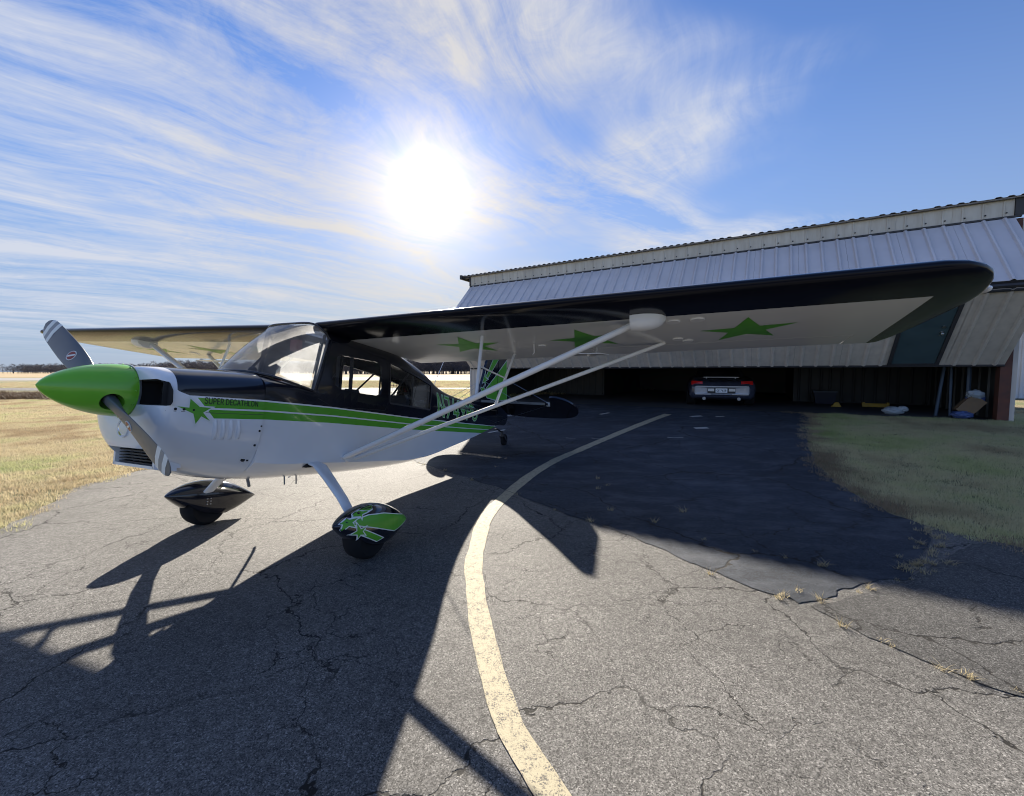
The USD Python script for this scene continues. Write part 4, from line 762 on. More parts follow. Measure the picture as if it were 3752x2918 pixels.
# wings -------------------------------------------------------------------
xs = .5 * (1 - np.cos(np.linspace(0, np.pi, 30)))
def foil(a_le, a_te, zle, zte, tmul):
    c = a_te - a_le; yt = 5 * .086 * c * tmul * (.2969 * np.sqrt(xs) - .126 * xs - .3516 * xs ** 2 + .2843 * xs ** 3 - .1015 * xs ** 4) + .0025
    m_, p_ = .0203, .4; yc = np.where(xs < p_, m_ / p_ ** 2 * (2 * p_ * xs - xs ** 2), m_ / (1 - p_) ** 2 * (1 - 2 * p_ + 2 * p_ * xs - xs ** 2)) * c * tmul
    A_ = a_le + c * xs; Z = zle + (zte - zle) * xs + yc
    return np.vstack([np.column_stack([A_, Z + yt])[::-1], np.column_stack([A_, Z - yt])[1:]])
def wing_sections():
    S_ = []; dih = .0302
    for y in np.r_[.26, .6, 1.0, 1.5, 2.0, 2.5, 3.0, 3.5, 4.0, 4.45]: S_.append((y, -.055, 1.575, 1.))
    le = [(4.45, -.055), (4.55, -.03), (4.63, .02), (4.70, .10), (4.75, .20), (4.79, .32), (4.815, .44), (4.83, .58)]
    te = [(4.45, 1.575), (4.67, 1.585), (4.71, 1.555), (4.75, 1.42), (4.78, 1.22), (4.80, 1.06), (4.815, .92), (4.83, .70)]
    for y in [4.5, 4.55, 4.6, 4.64, 4.67, 4.69, 4.71, 4.73, 4.75, 4.77, 4.785, 4.80, 4.812, 4.822, 4.828, 4.83]:
        a0 = np.interp(y, *zip(*le)); a1 = np.interp(y, *zip(*te)); k = math.sqrt(max(1 - ((y - 4.45) / .382) ** 2, .004)); S_.append((y, a0, a1, min(k * 1.63 / (a1 - a0), 2.5)))
    out = []
    for y, a0, a1, km in S_:
        zl = .678 + dih * (y - .31); inc = .0594
        zle = zl - inc * (a0 + .055); zte = zl - inc * (a1 + .055)
        f = foil(a0, a1, zle, zte, km); out.append(np.column_stack([f[:, 0], np.full(len(f), y), f[:, 1]]))
    return out
wing0 = loft(wing_sections())
slots = [bx((1.232, 2.42, 0), (1.240, 4.46, 2)), bx((1.232, 2.414, 0), (1.7, 2.42, 2)), bx((1.232, 4.46, 0), (1.7, 4.466, 2))]
wm = to_man(wing0)
ail = wm ^ to_man(bx((1.240, 2.42, 0), (1.7, 4.46, 2)))
for s_ in slots: wm = wm - to_man(s_)
wm = wm - to_man(bx((1.240, 2.42, 0), (1.7, 4.46, 2)))
wing_l = from_man(wm); ail_l = from_man(ail); wt = np.asarray(wing0.triangles)
def under(poly, off=.0016, cell=.09): return decal(poly, wt, 2, -1, off, cell)
S3 = star5([(.478, 3.645), (.710, 3.985), (1.093, 3.900), (1.159, 3.508), (.789, 3.352)])
S2 = star5([(.486, 2.430), (.71, 2.765), (1.093, 2.69), (1.15, 2.275), (.792, 2.131)])
S1 = affinity.rotate(affinity.translate(S2, -.03, -1.13), -14, origin=(.83, 1.34))
wings = []
for s_ in (1, -1):
    f_ = (lambda m: m) if s_ > 0 else MIR
    w_ = part('wing', f_(wing_l), m_wing, smooth=30); wings.append(w_)
    for P_ in (S1, S2, S3): part('star', f_(under(P_)), m_greend, w_)
    part('aileron', f_(ail_l), m_wing, smooth=30)
    ol = lambda a_, y_: float(fill(surf(wt, 2, np.array([[a_, y_]]), -1))[0])
    for a_, y_, r_ in [(.462, 3.165, .05), (.45, 3.325, .05), (1.03, 3.19, .045), (1.12, 3.27, .045), (1.0, 2.0, .04)]:
        z_ = ol(a_, y_); q = np.linspace(0, 2 * np.pi, 30, endpoint=False)
        part('inspection_cover', f_(loft([np.column_stack([a_ + r_ * np.cos(q), y_ + r_ * np.sin(q), fill(surf(wt, 2, np.column_stack([a_ + r_ * np.cos(q), y_ + r_ * np.sin(q)]), -1)) + .002]), np.column_stack([a_ + r_ * .93 * np.cos(q), y_ + r_ * .93 * np.sin(q), fill(surf(wt, 2, np.column_stack([a_ + r_ * np.cos(q), y_ + r_ * np.sin(q)]), -1)) - .008])])), m_white, w_, smooth=20)
    # aileron spade
    sp_ = part('aileron_spade', f_(cat_([tube([(1.26, 2.47, ol(1.2, 2.47) + .01), (1.15, 2.47, ol(1.2, 2.47) - .08), (.86, 2.47, ol(1.2, 2.47) - .13)], .011), loft([[(.72, 2.34, ol(1.2, 2.47) - .14), (.72, 2.60, ol(1.2, 2.47) - .14), (.72, 2.60, ol(1.2, 2.47) - .134), (.72, 2.34, ol(1.2, 2.47) - .134)], [(.90, 2.30, ol(1.2, 2.47) - .125), (.90, 2.64, ol(1.2, 2.47) - .125), (.90, 2.64, ol(1.2, 2.47) - .118), (.90, 2.30, ol(1.2, 2.47) - .118)]])])), m_white, smooth=30)
    part('boarding_step', tube([(.36, -.33, -.56), (.40, -.40, -.66), (.42, -.45, -.74), (.45, -.50, -.76)], [.012, .012, .012, .010]), m_white, smooth=50) if s_ < 0 else None
    part('tip_light', f_(cat_([trimesh.creation.icosphere(2, 1.).apply_scale((.05, .02, .018)).apply_translation((.46, 4.842, ol(.46, 4.74) + .05))])), m_white, smooth=50)
    # struts
    zf, zr = ol(.40, 2.90), ol(1.17, 3.10)
    def strut(p, q, w, t_):
        p = np.array(p); q = np.array(q); d = (q - p) / np.linalg.norm(q - p); u = np.array([1., 0, 0]); u = u - d * (u @ d); u /= np.linalg.norm(u); v = np.cross(d, u); k = np.linspace(0, 2 * np.pi, 22, endpoint=False)
        ring = np.cos(k)[:, None] * u * w / 2 + np.sin(k)[:, None] * (1 - .2 * np.cos(k))[:, None] * v * t_ / 2; return loft([p + ring * .7, p + d * .1 + ring, q - d * .1 + ring, q + ring * .85])
    A0, A1 = (.30, .325, -.50), (.39, 2.95, zf + .0); B0, B1 = (.42, .335, -.515), (1.17, 3.08, zr + .0)
    part('lift_strut', f_(strut(A0, A1, .088, .046)), m_white, smooth=50)
    part('lift_strut', f_(strut(B0, B1, .062, .034)), m_white, smooth=50)
    part('strut_root_fairing', f_(loft([np.array([(.22, .30, -.50), (.36, .30, -.43), (.50, .30, -.52), (.36, .30, -.57)]), np.array([(.25, .37, -.48), (.33, .39, -.44), (.45, .38, -.50), (.34, .37, -.53)])])), m_white, smooth=50)
    # cup fairing where the front strut meets the wing
    rg = []
    for t_ in np.linspace(0, 1, 11):
        yy = 2.885 + .235 * t_; k_ = math.sqrt(max(1 - ((t_ - .32) / .69) ** 2, 0)); hh = .088 * k_ ** .8; ww = .115 * k_ + .004
        q = np.linspace(0, np.pi, 14); rg.append(np.column_stack([.33 + ww * np.cos(q), np.full(14, yy), np.interp(.33 + ww * np.cos(q), [.2, .36, .5], [ol(.2, yy), ol(.36, yy), ol(.5, yy)]) + .010 - (hh + .008) * np.sin(q) ** .7]))
    part('strut_cap', f_(loft(rg)), m_white, smooth=50)
    # jury struts
    def on(A, B, y): k = (y - A[1]) / (B[1] - A[1]); return np.array(A) + k * (np.array(B) - np.array(A))
    ja, jb = on(A0, A1, 1.66), on(B0, B1, 1.64)
    part('jury_strut', f_(cyl(ja, (.486, 1.62, ol(.486, 1.62)), .0145, 12)), m_white, smooth=50); part('jury_strut', f_(cyl(jb, (1.30, 1.60, ol(1.3, 1.6)), .0135, 12)), m_white, smooth=50)
    part('jury_brace', f_(cat_([cyl((ja + np.array((.486, 1.62, ol(.486, 1.62)))) / 2, (jb + np.array((1.30, 1.60, ol(1.3, 1.6)))) / 2, .008, 8)])), m_white, smooth=50)
    part('vent_line', f_(tube([(.9, 1.95, ol(.9, 1.95)), (.92, 1.95, ol(.9, 1.95) - .08), (.88, 1.95, ol(.9, 1.95) - .1)], .005)), m_white, smooth=50)
    # gear leg, wheel, fairing
    lg = [(-.03, .30, -.505), (-.04, .42, -.53), (-.07, .56, -.62), (-.10, .74, -.755), (-.115, .85, -.865), (-.10, .92, -.99)]
    lw = [.135, .135, .12, .105, .095, .09]
    rgs = []
    for i, p_ in enumerate(lg):
        p_ = np.array(p_); d = np.array(lg[min(i + 1, 5)]) - np.array(lg[max(i - 1, 0)]); d /= np.linalg.norm(d); u = np.array([1., 0, 0]); u = u - d * (u @ d); u /= np.linalg.norm(u); v = np.cross(d, u); k = np.linspace(0, 2 * np.pi, 20, endpoint=False); rgs.append(p_ + np.sign(np.cos(k))[:, None] * np.abs(np.cos(k))[:, None] ** .7 * u * lw[i] / 2 + np.sin(k)[:, None] * v * .017)
    part('gear_leg', f_(loft(rgs)), m_white, smooth=50)
    part('gear_leg_slot', f_(bx((-.12, .30, -.545), (.05, .352, -.512))), m_dark, smooth=False)
    tr_ = lathe([(-.075, .09), (-.085, .12), (-.088, .152), (-.06, .178), (0, .185), (.06, .178), (.088, .152), (.085, .12), (.075, .09)], 44); tr_.apply_transform(RM(math.pi / 2, (0, 0, 1))); tr_.apply_translation((-.07, .967, -1.010))
    wh = part('tyre', f_(tr_), m_tyre, smooth=50)
    rm_ = lathe([(-.07, .0), (-.075, .088), (.075, .088), (.06, .05), (.07, .0)], 30); rm_.apply_transform(RM(math.pi / 2, (0, 0, 1))); rm_.apply_translation((-.07, .967, -1.010)); part('wheel_hub', f_(rm_), m_white, wh)
    rg = []
    for t_ in np.r_[0, .015, .04, .08, .13, .2, .28, .36, .44, .52, .6, .68, .76, .83, .89, .94, .975, .99, 1.]:
        a_ = -.414 + .861 * t_; zc = -.885 - .10 * t_
        env = math.sin(math.pi * t_ ** .92) if 0 < t_ < 1 else .0; env = max(env, 0.0) ** (.86 if t_ < .45 else 1.0) + .010
        hu, hl, ww = .155 * env, .185 * max(env, 0) ** 1.2, .142 * max(env, 0) ** .8
        q = np.linspace(0, 2 * np.pi, 40, endpoint=False); c_, s2 = np.cos(q), np.sin(q); p2 = 2.3
        rg.append(np.column_stack([np.full(40, a_), .967 + ww * np.sign(c_) * np.abs(c_) ** (2 / p2), zc + np.where(s2 > 0, hu, hl) * np.sign(s2) * np.abs(s2) ** np.where(s2 > 0, 2 / 2.1, 2 / 3.2)]))
    pant0 = loft(rg); wp = to_man(pant0); ty = lathe([(-.092, .0), (-.092, .203), (.092, .203), (.092, .0)], 40); ty.apply_transform(RM(math.pi / 2, (0, 0, 1))); ty.apply_translation((-.07, .967, -1.010)); tm_ = to_man(ty)
    pant = part('wheel_fairing', f_(from_man(wp - (tm_ ^ to_man(bx((-1, 0, -2), (1, 2, -.97)))))), m_black, smooth=40)
    pt = np.asarray(pant0.triangles); pm = Polygon([(r[:, 0][0], r[:, 2].max()) for r in rg] + [(r[:, 0][0], r[:, 2].min()) for r in rg[::-1]]).buffer(-.004)
    art = [star5([(-.375, -.765), (-.285, -.742), (-.195, -.800), (-.255, -.838), (-.335, -.815)]), Polygon([(-.27, -.775), (-.235, -.745), (-.11, -.757), (-.16, -.789), (-.225, -.797)]),
           star5([(-.425, -.778), (-.325, -.820), (-.320, -.890), (-.435, -.905), (-.472, -.835)]), Polygon([(-.335, -.838), (-.18, -.832), (-.004, -.850), (.20, -.895), (.40, -.945), (.43, -.975), (.139, -1.013), (-.109, -.935), (-.33, -.872)]),
           star5([(-.363, -.932), (-.305, -.868), (-.205, -.912), (-.212, -.968), (-.285, -.978)]), Polygon([(-.255, -.918), (-.22, -.932), (-.002, -1.040), (-.071, -1.049), (-.262, -.955)])]
    def on_skin(P_, tr3):
        c = np.array(P_.exterior.coords); o = np.array([-2.77, 3.249, -.0756]); d = np.column_stack([c[:, 0], np.full(len(c), 1.08), c[:, 1]]) - o; y = np.full(len(c), 1.06)
        for _ in range(6):
            q = o + d * ((y - o[1]) / d[:, 1])[:, None]; y = np.clip(fill(surf(tr3, 1, q[:, [0, 2]], 1), 1.0), .99, 1.11)
        return Polygon(q[:, [0, 2]])
    names_ = ['star', 'stripe', 'star', 'stripe', 'star', 'stripe']
    for P_, nm_ in zip(art, names_):
        P_ = on_skin(P_, pt).buffer(0); Q = P_.buffer(.007, join_style=2, mitre_limit=2.5).intersection(pm)
        part(nm_ + '_outline', f_(decal(Q, pt, 1, 1, .0012 if nm_ == 'stripe' else .0026, .025)), m_whited, pant); part(nm_, f_(decal(P_.intersection(pm.buffer(-.004)), pt, 1, 1, .0022 if nm_ == 'stripe' else .0036, .025)), m_greend, pant)
    for zz_ in (-.93, -.955, -.98):
        for aa in (-.13, -.10): part('bolt', f_(cyl((aa, .84, zz_), (aa, .826, zz_), .006, 8)), m_steel, pant)
# tail ----------------------------------------------------------------------
def slab(poly, axis, c, th, n=None):
    """a rounded-edge surface of thickness th standing on plane axis=c"""
    layers = [(-.5, -.35), (-.44, -.12), (-.25, 0.), (.25, 0.), (.44, -.12), (.5, -.35)]
    m = extr(poly, th); v = m.vertices.copy()
    q = np.column_stack([v[:, 0], v[:, 2] - th / 2 + c, v[:, 1]]) if axis == 1 else np.column_stack([v[:, 0], v[:, 1], v[:, 2] - th / 2 + c])
    mm = trimesh.Trimesh(q, m.faces, process=False); return mm if mm.volume > 0 else trimesh.Trimesh(q, m.faces[:, ::-1], process=False)
FIN = Polygon(np.vstack([smooth_line([(3.30, .16), (3.50, .25), (3.667, .414), (3.77, .575), (3.895, .87), (3.985, 1.066), (4.06, 1.27), (4.10, 1.342), (4.16, 1.370), (4.40, 1.374)], .04), [(4.42, .1), (3.6, .1)]]))
RUD = Polygon(np.vstack([[(4.435, -.17), (4.435, 1.375)], smooth_line([(4.46, 1.376), (4.68, 1.378), (4.75, 1.35), (4.79, 1.25), (4.825, .95), (4.90, .4), (4.955, .15), (4.97, -.02), (4.93, -.12), (4.8, -.175)], .04)]))
fin = part('fin', slab(FIN, 1, 0, .045), m_black, smooth=20); rud = part('rudder', slab(RUD, 1, 0, .04), m_black, smooth=20)
ft = Polygon([(3.92, .66), (4.149, .985), (4.232, 1.033), (4.36, 1.20), (4.41, 1.20), (4.41, 1.06), (3.99, .66)])
T = lambda P_, y_, o_: trimesh.Trimesh(np.column_stack([P_[0][:, 0], np.full(len(P_[0]), y_), P_[0][:, 1]]), P_[1] if o_ else P_[1][:, ::-1], process=False)
arts = [('stripe', Polygon([(3.90, .665), (4.149, .985), (4.30, 1.16), (4.45, 1.33), (4.60, 1.33), (4.411, 1.06), (3.985, .66)])), ('stripe', Polygon([(3.93, .465), (4.271, .697), (4.80, 1.085), (4.835, .735), (3.985, .42)])), ('stripe', Polygon([(3.90, .372), (4.838, .665), (4.90, .335), (4.456, .285), (3.98, .312)])),
        ('star', star5([(3.751, .665), (3.875, .752), (3.985, .637), (3.90, .53), (3.776, .555)])), ('star', star5([(3.70, .470), (3.845, .51), (3.96, .435), (3.82, .355), (3.715, .376)]))]
for nm_, P_ in arts:
    for s_ in (1, -1):
        for host, dom, hy in ((fin, FIN, .0225), (rud, RUD, .02)):
            Q = P_.buffer(.012, join_style=2, mitre_limit=2.5).intersection(dom.buffer(-.004)); R_ = P_.intersection(dom.buffer(-.006))
            for QQ, mt, off, sfx in ((Q, m_whited, .0012, '_outline'), (R_, m_greend, .0024, '')):
                if QQ.area < 1e-4: continue
                QQ = max(getattr(QQ, 'geoms', [QQ]), key=lambda g: g.area); e2 = .0012 if nm_ == 'star' else 0
                part(nm_ + sfx, T(trimesh.creation.triangulate_polygon(QQ, engine='earcut'), s_ * (hy + off + e2), s_ < 0), mt, host, smooth=False)
for s_ in (1, -1):
    f_ = (lambda m: m) if s_ > 0 else MIR
    ST = Polygon(np.vstack([[(3.72, .04), (3.86, .4), (4.06, .85)], smooth_line([(4.12, .98), (4.2, 1.04), (4.28, 1.06)], .03), [(4.40, 1.06), (4.40, .03), (3.72, .03)]]))
    part('tailplane', f_(slab(ST, 2, .235, .04)), m_black, smooth=20)
    EL = Polygon(np.vstack([[(4.415, .06), (4.415, 1.085), (4.30, 1.085)], smooth_line([(4.17, 1.10), (4.155, 1.16), (4.19, 1.28), (4.29, 1.42), (4.43, 1.51), (4.58, 1.54), (4.72, 1.49), (4.81, 1.38), (4.86, 1.2), (4.87, 1.0), (4.86, .6), (4.82, .25), (4.78, .12)], .05)]))
    el_ = slab(EL, 2, 0, .034); el_.apply_translation((-4.415, 0, 0)); el_.apply_transform(RM(math.radians(29), (0, 1, 0))); el_.apply_translation((4.415, 0, .235))
    part('elevator', f_(el_), m_black, smooth=20)
    pA = (4.36, 1.05, .225)
    part('bracing_wire', f_(cat_([cyl((4.36, 1.05, .255), (4.30, .02, .78), .0045, 6), cyl(pA, (4.32, .03, -.13), .0045, 6), cyl((4.0, .6, .245), (3.9, .02, .58), .004, 6)])), m_steel, smooth=40)
    part('wire_fitting', f_(bx((4.32, 1.02, .20), (4.40, 1.08, .27))), m_steel, smooth=False)
part('trim_tab', bx((4.86, .10, .0), (4.94, .40, .006)), m_lightgrey, smooth=False)
tw = empty('tail_wheel', None, plane)
def tpart(name, m, mat, smooth=40): return obj(name, LV(m), mat, tw, smooth=smooth)
tpart('leaf_spring', loft([[(4.15, -.025, -.255), (4.15, .025, -.255), (4.15, .025, -.243), (4.15, -.025, -.243)], [(4.5, -.025, -.245), (4.5, .025, -.245), (4.5, .025, -.233), (4.5, -.025, -.233)], [(4.78, -.022, -.315), (4.78, .022, -.315), (4.78, .022, -.303), (4.78, -.022, -.303)]]), m_trim)
tpart('fork', cat_([cyl((4.78, 0, -.28), (4.80, 0, -.38), .028), bx((4.77, -.055, -.39), (4.83, .055, -.37)), loft([[(4.77, .045, -.38), (4.83, .045, -.38), (4.83, .055, -.38), (4.77, .055, -.38)], [(4.88, .045, -.47), (4.92, .045, -.47), (4.92, .055, -.47), (4.88, .055, -.47)]]), loft([[(4.77, -.055, -.38), (4.83, -.055, -.38), (4.83, -.045, -.38), (4.77, -.045, -.38)], [(4.88, -.055, -.47), (4.92, -.055, -.47), (4.92, -.045, -.47), (4.88, -.045, -.47)]])]), m_trim)
t0 = lathe([(-.032, .04), (-.036, .08), (-.025, .108), (0, .113), (.025, .108), (.036, .08), (.032, .04)], 30); t0.apply_transform(RM(math.pi / 2, (0, 0, 1))); t0.apply_translation((4.90, 0, -.456)); tpart('tyre', t0, m_tyre)
tpart('hub', cyl((4.90, -.03, -.456), (4.90, .03, -.456), .045, 18), m_steel)
part('antenna', cat_([cyl((2.27, .0, .34), (2.53, 0, .76), .004, 6)]), m_white, smooth=40)
part('fuselage_stringer', tube([(2.3, .115, .265), (3.0, .075, .18), (3.8, .04, .115)], .006), m_black, smooth=40)

# ---------------------------------------------------------------- grass, weeds, wood
from pxr import Vt
def instancer(name, protos, mats, pos, idx, rot, scl, **kw):
    pi = UsdGeom.PointInstancer.Define(stage, path_of(name, None)); meta(pi.GetPrim(), **kw); rel = []
    for k, pm_ in enumerate(protos):
        g = usdkit.mesh(stage, f'{pi.GetPath()}/clump_{k:03d}' if k else f'{pi.GetPath()}/clump', pm_, mats[k]); rel.append(g.GetPath())
    pi.CreatePrototypesRel().SetTargets(rel)
    pi.CreateProtoIndicesAttr(Vt.IntArray.FromNumpy(np.asarray(idx, np.int32)))
    pi.CreatePositionsAttr(Vt.Vec3fArray.FromNumpy(np.asarray(pos, np.float32)))
    q = [Gf.Quath(float(math.cos(a / 2)), 0., 0., float(math.sin(a / 2))) for a in rot]; pi.CreateOrientationsAttr(Vt.QuathArray(q))
    pi.CreateScalesAttr(Vt.Vec3fArray.FromNumpy(np.asarray(scl, np.float32)))
    return pi
def blades(n, size, h0, h1, w, lean, seed):
    r = np.random.default_rng(seed); base = np.column_stack([r.uniform(-size, size, (n, 2)), np.full(n, -.012)]); ang = r.uniform(0, 2 * np.pi, n); hh = r.uniform(h0, h1, n); le = r.uniform(.15, 1, n) * lean * hh; ww = w * r.uniform(.6, 1.3, n)
    d = np.column_stack([np.cos(ang), np.sin(ang), np.zeros(n)]); s = np.column_stack([-np.sin(ang), np.cos(ang), np.zeros(n)])
    z = np.array([0, 0, 1.0]); mid = base + d * (le * .35)[:, None] + z * (hh * .6)[:, None]; tip = base + d * le[:, None] + z * hh[:, None]
    V = np.stack([base - s * ww[:, None], base + s * ww[:, None], mid + s * ww[:, None] * .7, mid - s * ww[:, None] * .7, tip], 1).reshape(-1, 3)
    k = np.arange(n)[:, None] * 5; F = np.vstack([k + [0, 1, 2], k + [0, 2, 3], k + [3, 2, 4]]); return trimesh.Trimesh(V, F, process=False)
def scatter(poly, step, jit, seed, keep=None):
    r = np.random.default_rng(seed); b = poly.bounds; gx, gy = np.meshgrid(np.arange(b[0], b[2], step), np.arange(b[1], b[3], step)); p = np.column_stack([gx.ravel(), gy.ravel()]) + r.uniform(-jit, jit, (gx.size, 2)) * step
    m = shapely.contains_xy(poly, p[:, 0], p[:, 1]); p = p[m]
    return p if keep is None else p[keep(p)]
def in_view(p, zc=0., lim=.02):
    """only what the photograph could show, with a margin for a step to the side"""
    return (p[:, 1] > .3) & (p[:, 0] > -1.32 * p[:, 1] - 2.5) & (p[:, 0] < 1.32 * p[:, 1] + 2.5)
allpaved = shapely.union_all([old, side_piece, apron]).buffer(-.03)
# lawn on the right, in front of the hangar
R_ = Polygon([(3.0, 2.6), (4.0, 3.2), (9, .5), (16, .5), (22, 9), (20, 13), tuple(HA + HE * (HL + .7) - HN * 2.5), tuple(HA + HE * (HL + .3) + HN * .0), tuple(HA + HE * 9.7 + HN * .03), (6.9, 10.3), (3.2, 4)]).difference(allpaved)
pr = scatter(R_, .17, .5, 11, in_view); nr = len(pr); r_ = np.random.default_rng(3)
protoR = [blades(260, .16, .022, .055, .0022, .9, 40 + k) for k in range(4)]
edge_d = shapely.distance(shapely.points(pr), allpaved) + .8 * (meshkit.fbm(np.column_stack([pr * 1.7, np.zeros(nr)]), 3, 9) - .5)
kR = np.where(edge_d < .2, r_.integers(4, 6, nr), r_.integers(0, 4, nr)); protoR += [blades(230, .16, .02, .05, .0022, 1.5, 46 + k) for k in range(2)]
m_bladeD = blade('dead_grass_blade', [(.2, (.36, .27, .17)), (.5, (.50, .40, .26)), (.8, (.6, .5, .34))])
instancer('lawn', protoR, [m_bladeR] * 4 + [m_bladeD] * 2, np.column_stack([pr, terr(pr[:, 0], pr[:, 1])]), kR, r_.uniform(0, 6.28, nr), np.column_stack([r_.uniform(.8, 1.25, (nr, 2)), r_.uniform(.7, 1.3, nr)]), label='short faded lawn between the dark apron and the hangar', cat='grass', kind='stuff')
# sunlit dry grass on the left
L_ = Polygon([(-3.0, -1), (-3.5, 14.3), (-13, 30), (-50, 30), (-50, -1)]).difference(allpaved)
near = scatter(L_.intersection(sbox(-15, 0, 0, 14)), .20, .5, 12, in_view); far_ = scatter(L_.difference(sbox(-15, 0, 0, 14)), .55, .5, 13, in_view)
r_ = np.random.default_rng(4); pL = np.vstack([near, far_]); nL = len(pL); kL = np.r_[r_.integers(0, 4, len(near)), r_.integers(4, 6, len(far_))]
protoL = [blades(260, .18, .02, .052, .0024, 1.3, 60 + k) for k in range(4)] + [blades(420, .42, .025, .06, .005, 1.2, 70 + k) for k in range(2)]
instancer('field_grass', protoL, [m_bladeL] * 6, np.column_stack([pL, terr(pL[:, 0], pL[:, 1])]), kL, r_.uniform(0, 6.28, nL), np.column_stack([r_.uniform(.8, 1.25, (nL, 2)), r_.uniform(.6, 1.35, nL)]), label='sunlit straw coloured grass left of the pavement', cat='grass', kind='stuff')
# grass between the pavements farther back
B_ = shapely.union_all([Polygon([(-5.2, 9), (-1.6, 16.6), (-2.2, 17.2), (-3.3, 21), (-4.6, 24), (-8, 33), (8, 33), (8, 24), (-1, 17)]), Polygon([(-60, 41), (10, 38), (10, 62), (-70, 62)])]).difference(allpaved)
pB = scatter(B_, .8, .5, 14, in_view); nB = len(pB)
instancer('infield_grass', [blades(420, .6, .05, .12, .010, 1.1, 80 + k) for k in range(2)], [m_bladeL] * 2, np.column_stack([pB, terr(pB[:, 0], pB[:, 1])]), r_.integers(0, 2, nB), r_.uniform(0, 6.28, nB), np.column_stack([r_.uniform(.8, 1.25, (nB, 2)), r_.uniform(.6, 1.3, nB)]), label='rough grass beyond the far pavement', cat='grass', kind='stuff')
# brown brush along the ditch at the left
dp = scatter(Polygon([(-75, 27.5), (-24, 22), (-17, 24.5), (-75, 34.5)]), .55, .5, 15); nd = len(dp)
instancer('ditch_brush', [blades(220, .5, .08, .32, .009, 1., 90 + k) for k in range(3)], [m_brush] * 3, np.column_stack([dp, terr(dp[:, 0], dp[:, 1])]), r_.integers(0, 3, nd), r_.uniform(0, 6.28, nd), np.column_stack([r_.uniform(.8, 1.3, (nd, 2)), r_.uniform(.5, 1.3, nd)]), label='brown winter brush along the ditch at the left', cat='brush', kind='stuff')
# far wood: bare trees, each a trunk with twigs
def bare_tree(seed, H, W):
    r = np.random.default_rng(seed); parts = [cyl((0, 0, -.3), (0, 0, H * .55), .02 * H, 5, .010 * H)]
    n = 240; u = r.uniform(0, 1, n); z = H * (.18 + .82 * u ** .8); rad = W * np.sin(np.pi * np.clip(.12 + .86 * (z / H - .1) / .9, 0, 1)) ** .7 * np.sqrt(r.uniform(0, 1, n)); a = r.uniform(0, 6.28, n); p = np.column_stack([rad * np.cos(a), rad * np.sin(a), z])
    d = p * (1, 1, 0) / W + np.array([0, 0, .6]) + r.normal(0, .35, (n, 3)); d /= np.linalg.norm(d, axis=1)[:, None]; s = np.cross(d, r.normal(0, 1, (n, 3))); s /= np.linalg.norm(s, axis=1)[:, None]; L = H * r.uniform(.08, .2, n)[:, None]; w = H * .008
    V = np.stack([p - s * w, p + s * w, p + d * L], 1).reshape(-1, 3); parts.append(trimesh.Trimesh(V, np.arange(3 * n).reshape(-1, 3), process=False)); return cat_(parts)
trees = [bare_tree(100 + k, 7.0 + k * .8, 2.6 + .35 * k) for k in range(4)]
r_ = np.random.default_rng(21); tp = []
for (x0, y0, x1, y1, dens, depth) in [(-520, 430, -190, 400, 1.0, 40), (-260, 300, -60, 265, .9, 30), (-90, 215, 90, 195, 2.2, 36), (80, 195, 400, 230, 1.6, 30)]:
    L_ = math.hypot(x1 - x0, y1 - y0); n = int(L_ * dens * depth / 14); t_ = r_.uniform(0, 1, n); tp.append(np.column_stack([x0 + (x1 - x0) * t_ + r_.normal(0, 2, n), y0 + (y1 - y0) * t_ + r_.uniform(0, depth, n)]))
tp = np.vstack(tp); nt = len(tp); sc1 = r_.uniform(.6, 1.1, nt)
instancer('far_wood', trees, [m_twig] * 4, np.column_stack([tp, np.zeros(nt)]), r_.integers(0, 4, nt), r_.uniform(0, 6.28, nt), np.column_stack([sc1 * 1.1, sc1 * 1.1, sc1]), label='bare grey brown winter wood along the horizon', cat='wood', kind='stuff')
# weeds in the joints: each tuft is a thing
def tuft(seed, n=16, h=.05, lean=1.8):
    m = blades(n, .022, h * .5, h, .0018, lean, seed); v = m.vertices; v[:, 2] += .012; return m
tufts = [tuft(200 + k, 12 + 3 * k, .026 + .006 * k, 1.7 + .5 * (k % 3)) for k in range(5)]
weeds = []
def along(line, n, jit, seed, lo, hi, label, group):
    L_ = LineString(line); r = np.random.default_rng(seed)
    for t_ in np.sort(r.uniform(lo, hi, n)):
        q = L_.interpolate(t_, normalized=True); weeds.append((q.x + r.normal(0, jit), q.y + r.normal(0, jit), r.uniform(.6, 1.25), label, group))
along(seam, 12, .02, 31, .25, 1., 'small straw weed tuft in the joint between pale pavement and dark apron', 'weeds along the edge of the dark apron')
along(corner, 12, .03, 33, 0, 1, 'small straw weed tuft at the rounded corner of the dark apron', 'weeds at the apron corner')
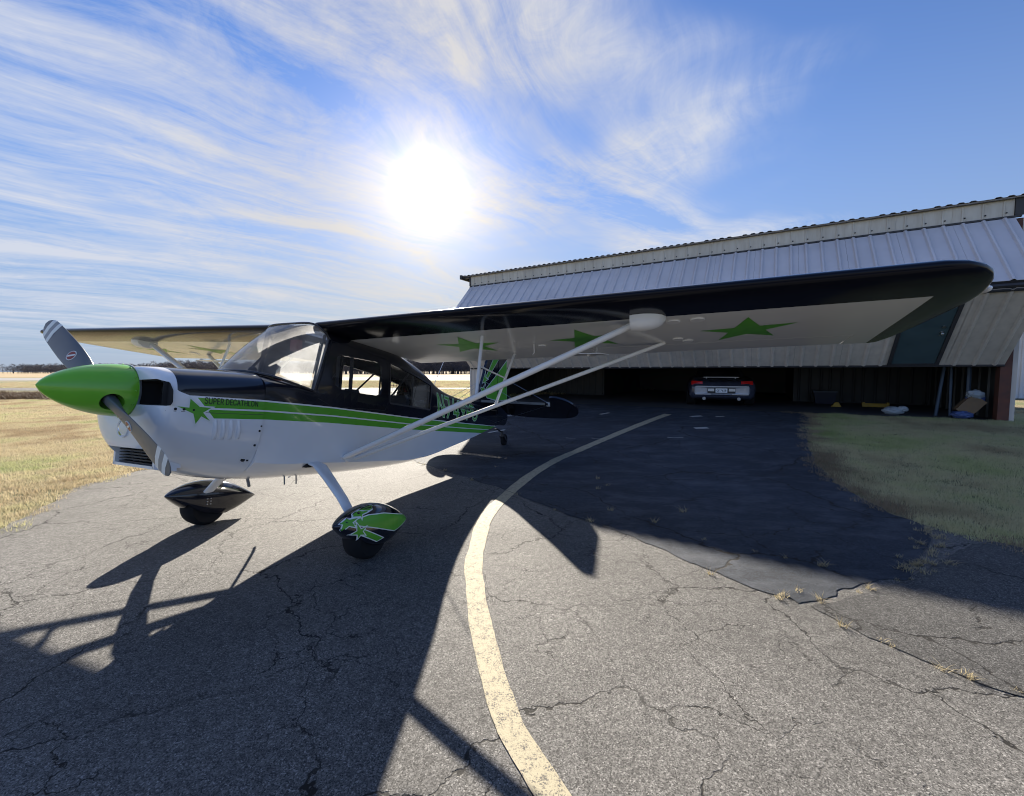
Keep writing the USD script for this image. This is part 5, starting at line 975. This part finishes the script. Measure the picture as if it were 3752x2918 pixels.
along([(1.86, 2.5), (1.96, 2.25), (2.13, 2.03), (2.42, 1.72)], 9, .02, 32, 0, 1, 'straw weed tuft in the sunlit joint running to the right edge of the picture', 'weeds in the sunlit joint')
along([(1.0, 4.3), (1.5, 3.75), (2.2, 3.1), (2.5, 2.95)], 7, .04, 34, 0, 1, 'tiny weed tuft in the crack inside the shaded dark apron', 'weeds in the apron crack')
along([(2.9, 2.98), (3.44, 3.34), (3.84, 3.80)], 46, .07, 35, 0, 1, 'flattened dead grass tuft in the gap between dark apron and lawn', 'dead grass at the lawn corner')
weeds += [(1.15, 5.6, 1.6, 'largest pale weed tuft alone on the shaded apron beside the yellow line', None), (1.2, 5.25, 1.1, 'second of three weed tufts in a row right of the yellow line', None), (1.05, 5.1, 1.2, 'nearest of three weed tufts in a row right of the yellow line', None), (1.75, 4.25, 1.3, 'lone weed tuft in the middle of the shaded dark apron', None), (-.25, 6.3, 1., 'lone weed tuft left of the yellow line in the tail shadow', None),
          (1.9, 2.72, 1.2, 'left hand tuft of the sunlit pair just above the apron tip', None), (1.97, 2.62, 1.1, 'right hand tuft of the sunlit pair just above the apron tip', None), (1.77, 2.66, 1., 'tuft on the very tip of the dark apron', None)]
first = {}
def place(name, k, mesh, mat, x, y, z, rot, s, **kw):
    M4 = Gf.Matrix4d().SetScale(s) * Gf.Matrix4d().SetRotate(Gf.Rotation(Gf.Vec3d(0, 0, 1), math.degrees(rot))) * Gf.Matrix4d().SetTranslate(Gf.Vec3d(float(x), float(y), float(z)))
    if k not in first:
        e_ = empty(name, M4, **kw); obj('stems', mesh, mat, e_); first[k] = e_; return
    e_ = empty(name, M4, **kw); e_.GetReferences().AddInternalReference(first[k].GetPath()); e_.SetInstanceable(True)
    x_ = UsdGeom.Xformable(e_); x_.ClearXformOpOrder(); x_.AddTransformOp().Set(M4)
rw = np.random.default_rng(50)
for i, (x, y, s, lb, gp) in enumerate(weeds):
    place('weed_tuft', i % 5, tufts[i % 5], m_weed, x, y, float(terr(x, y)), rw.uniform(0, 6.28), float(s), label=lb, cat='weed', group=gp)
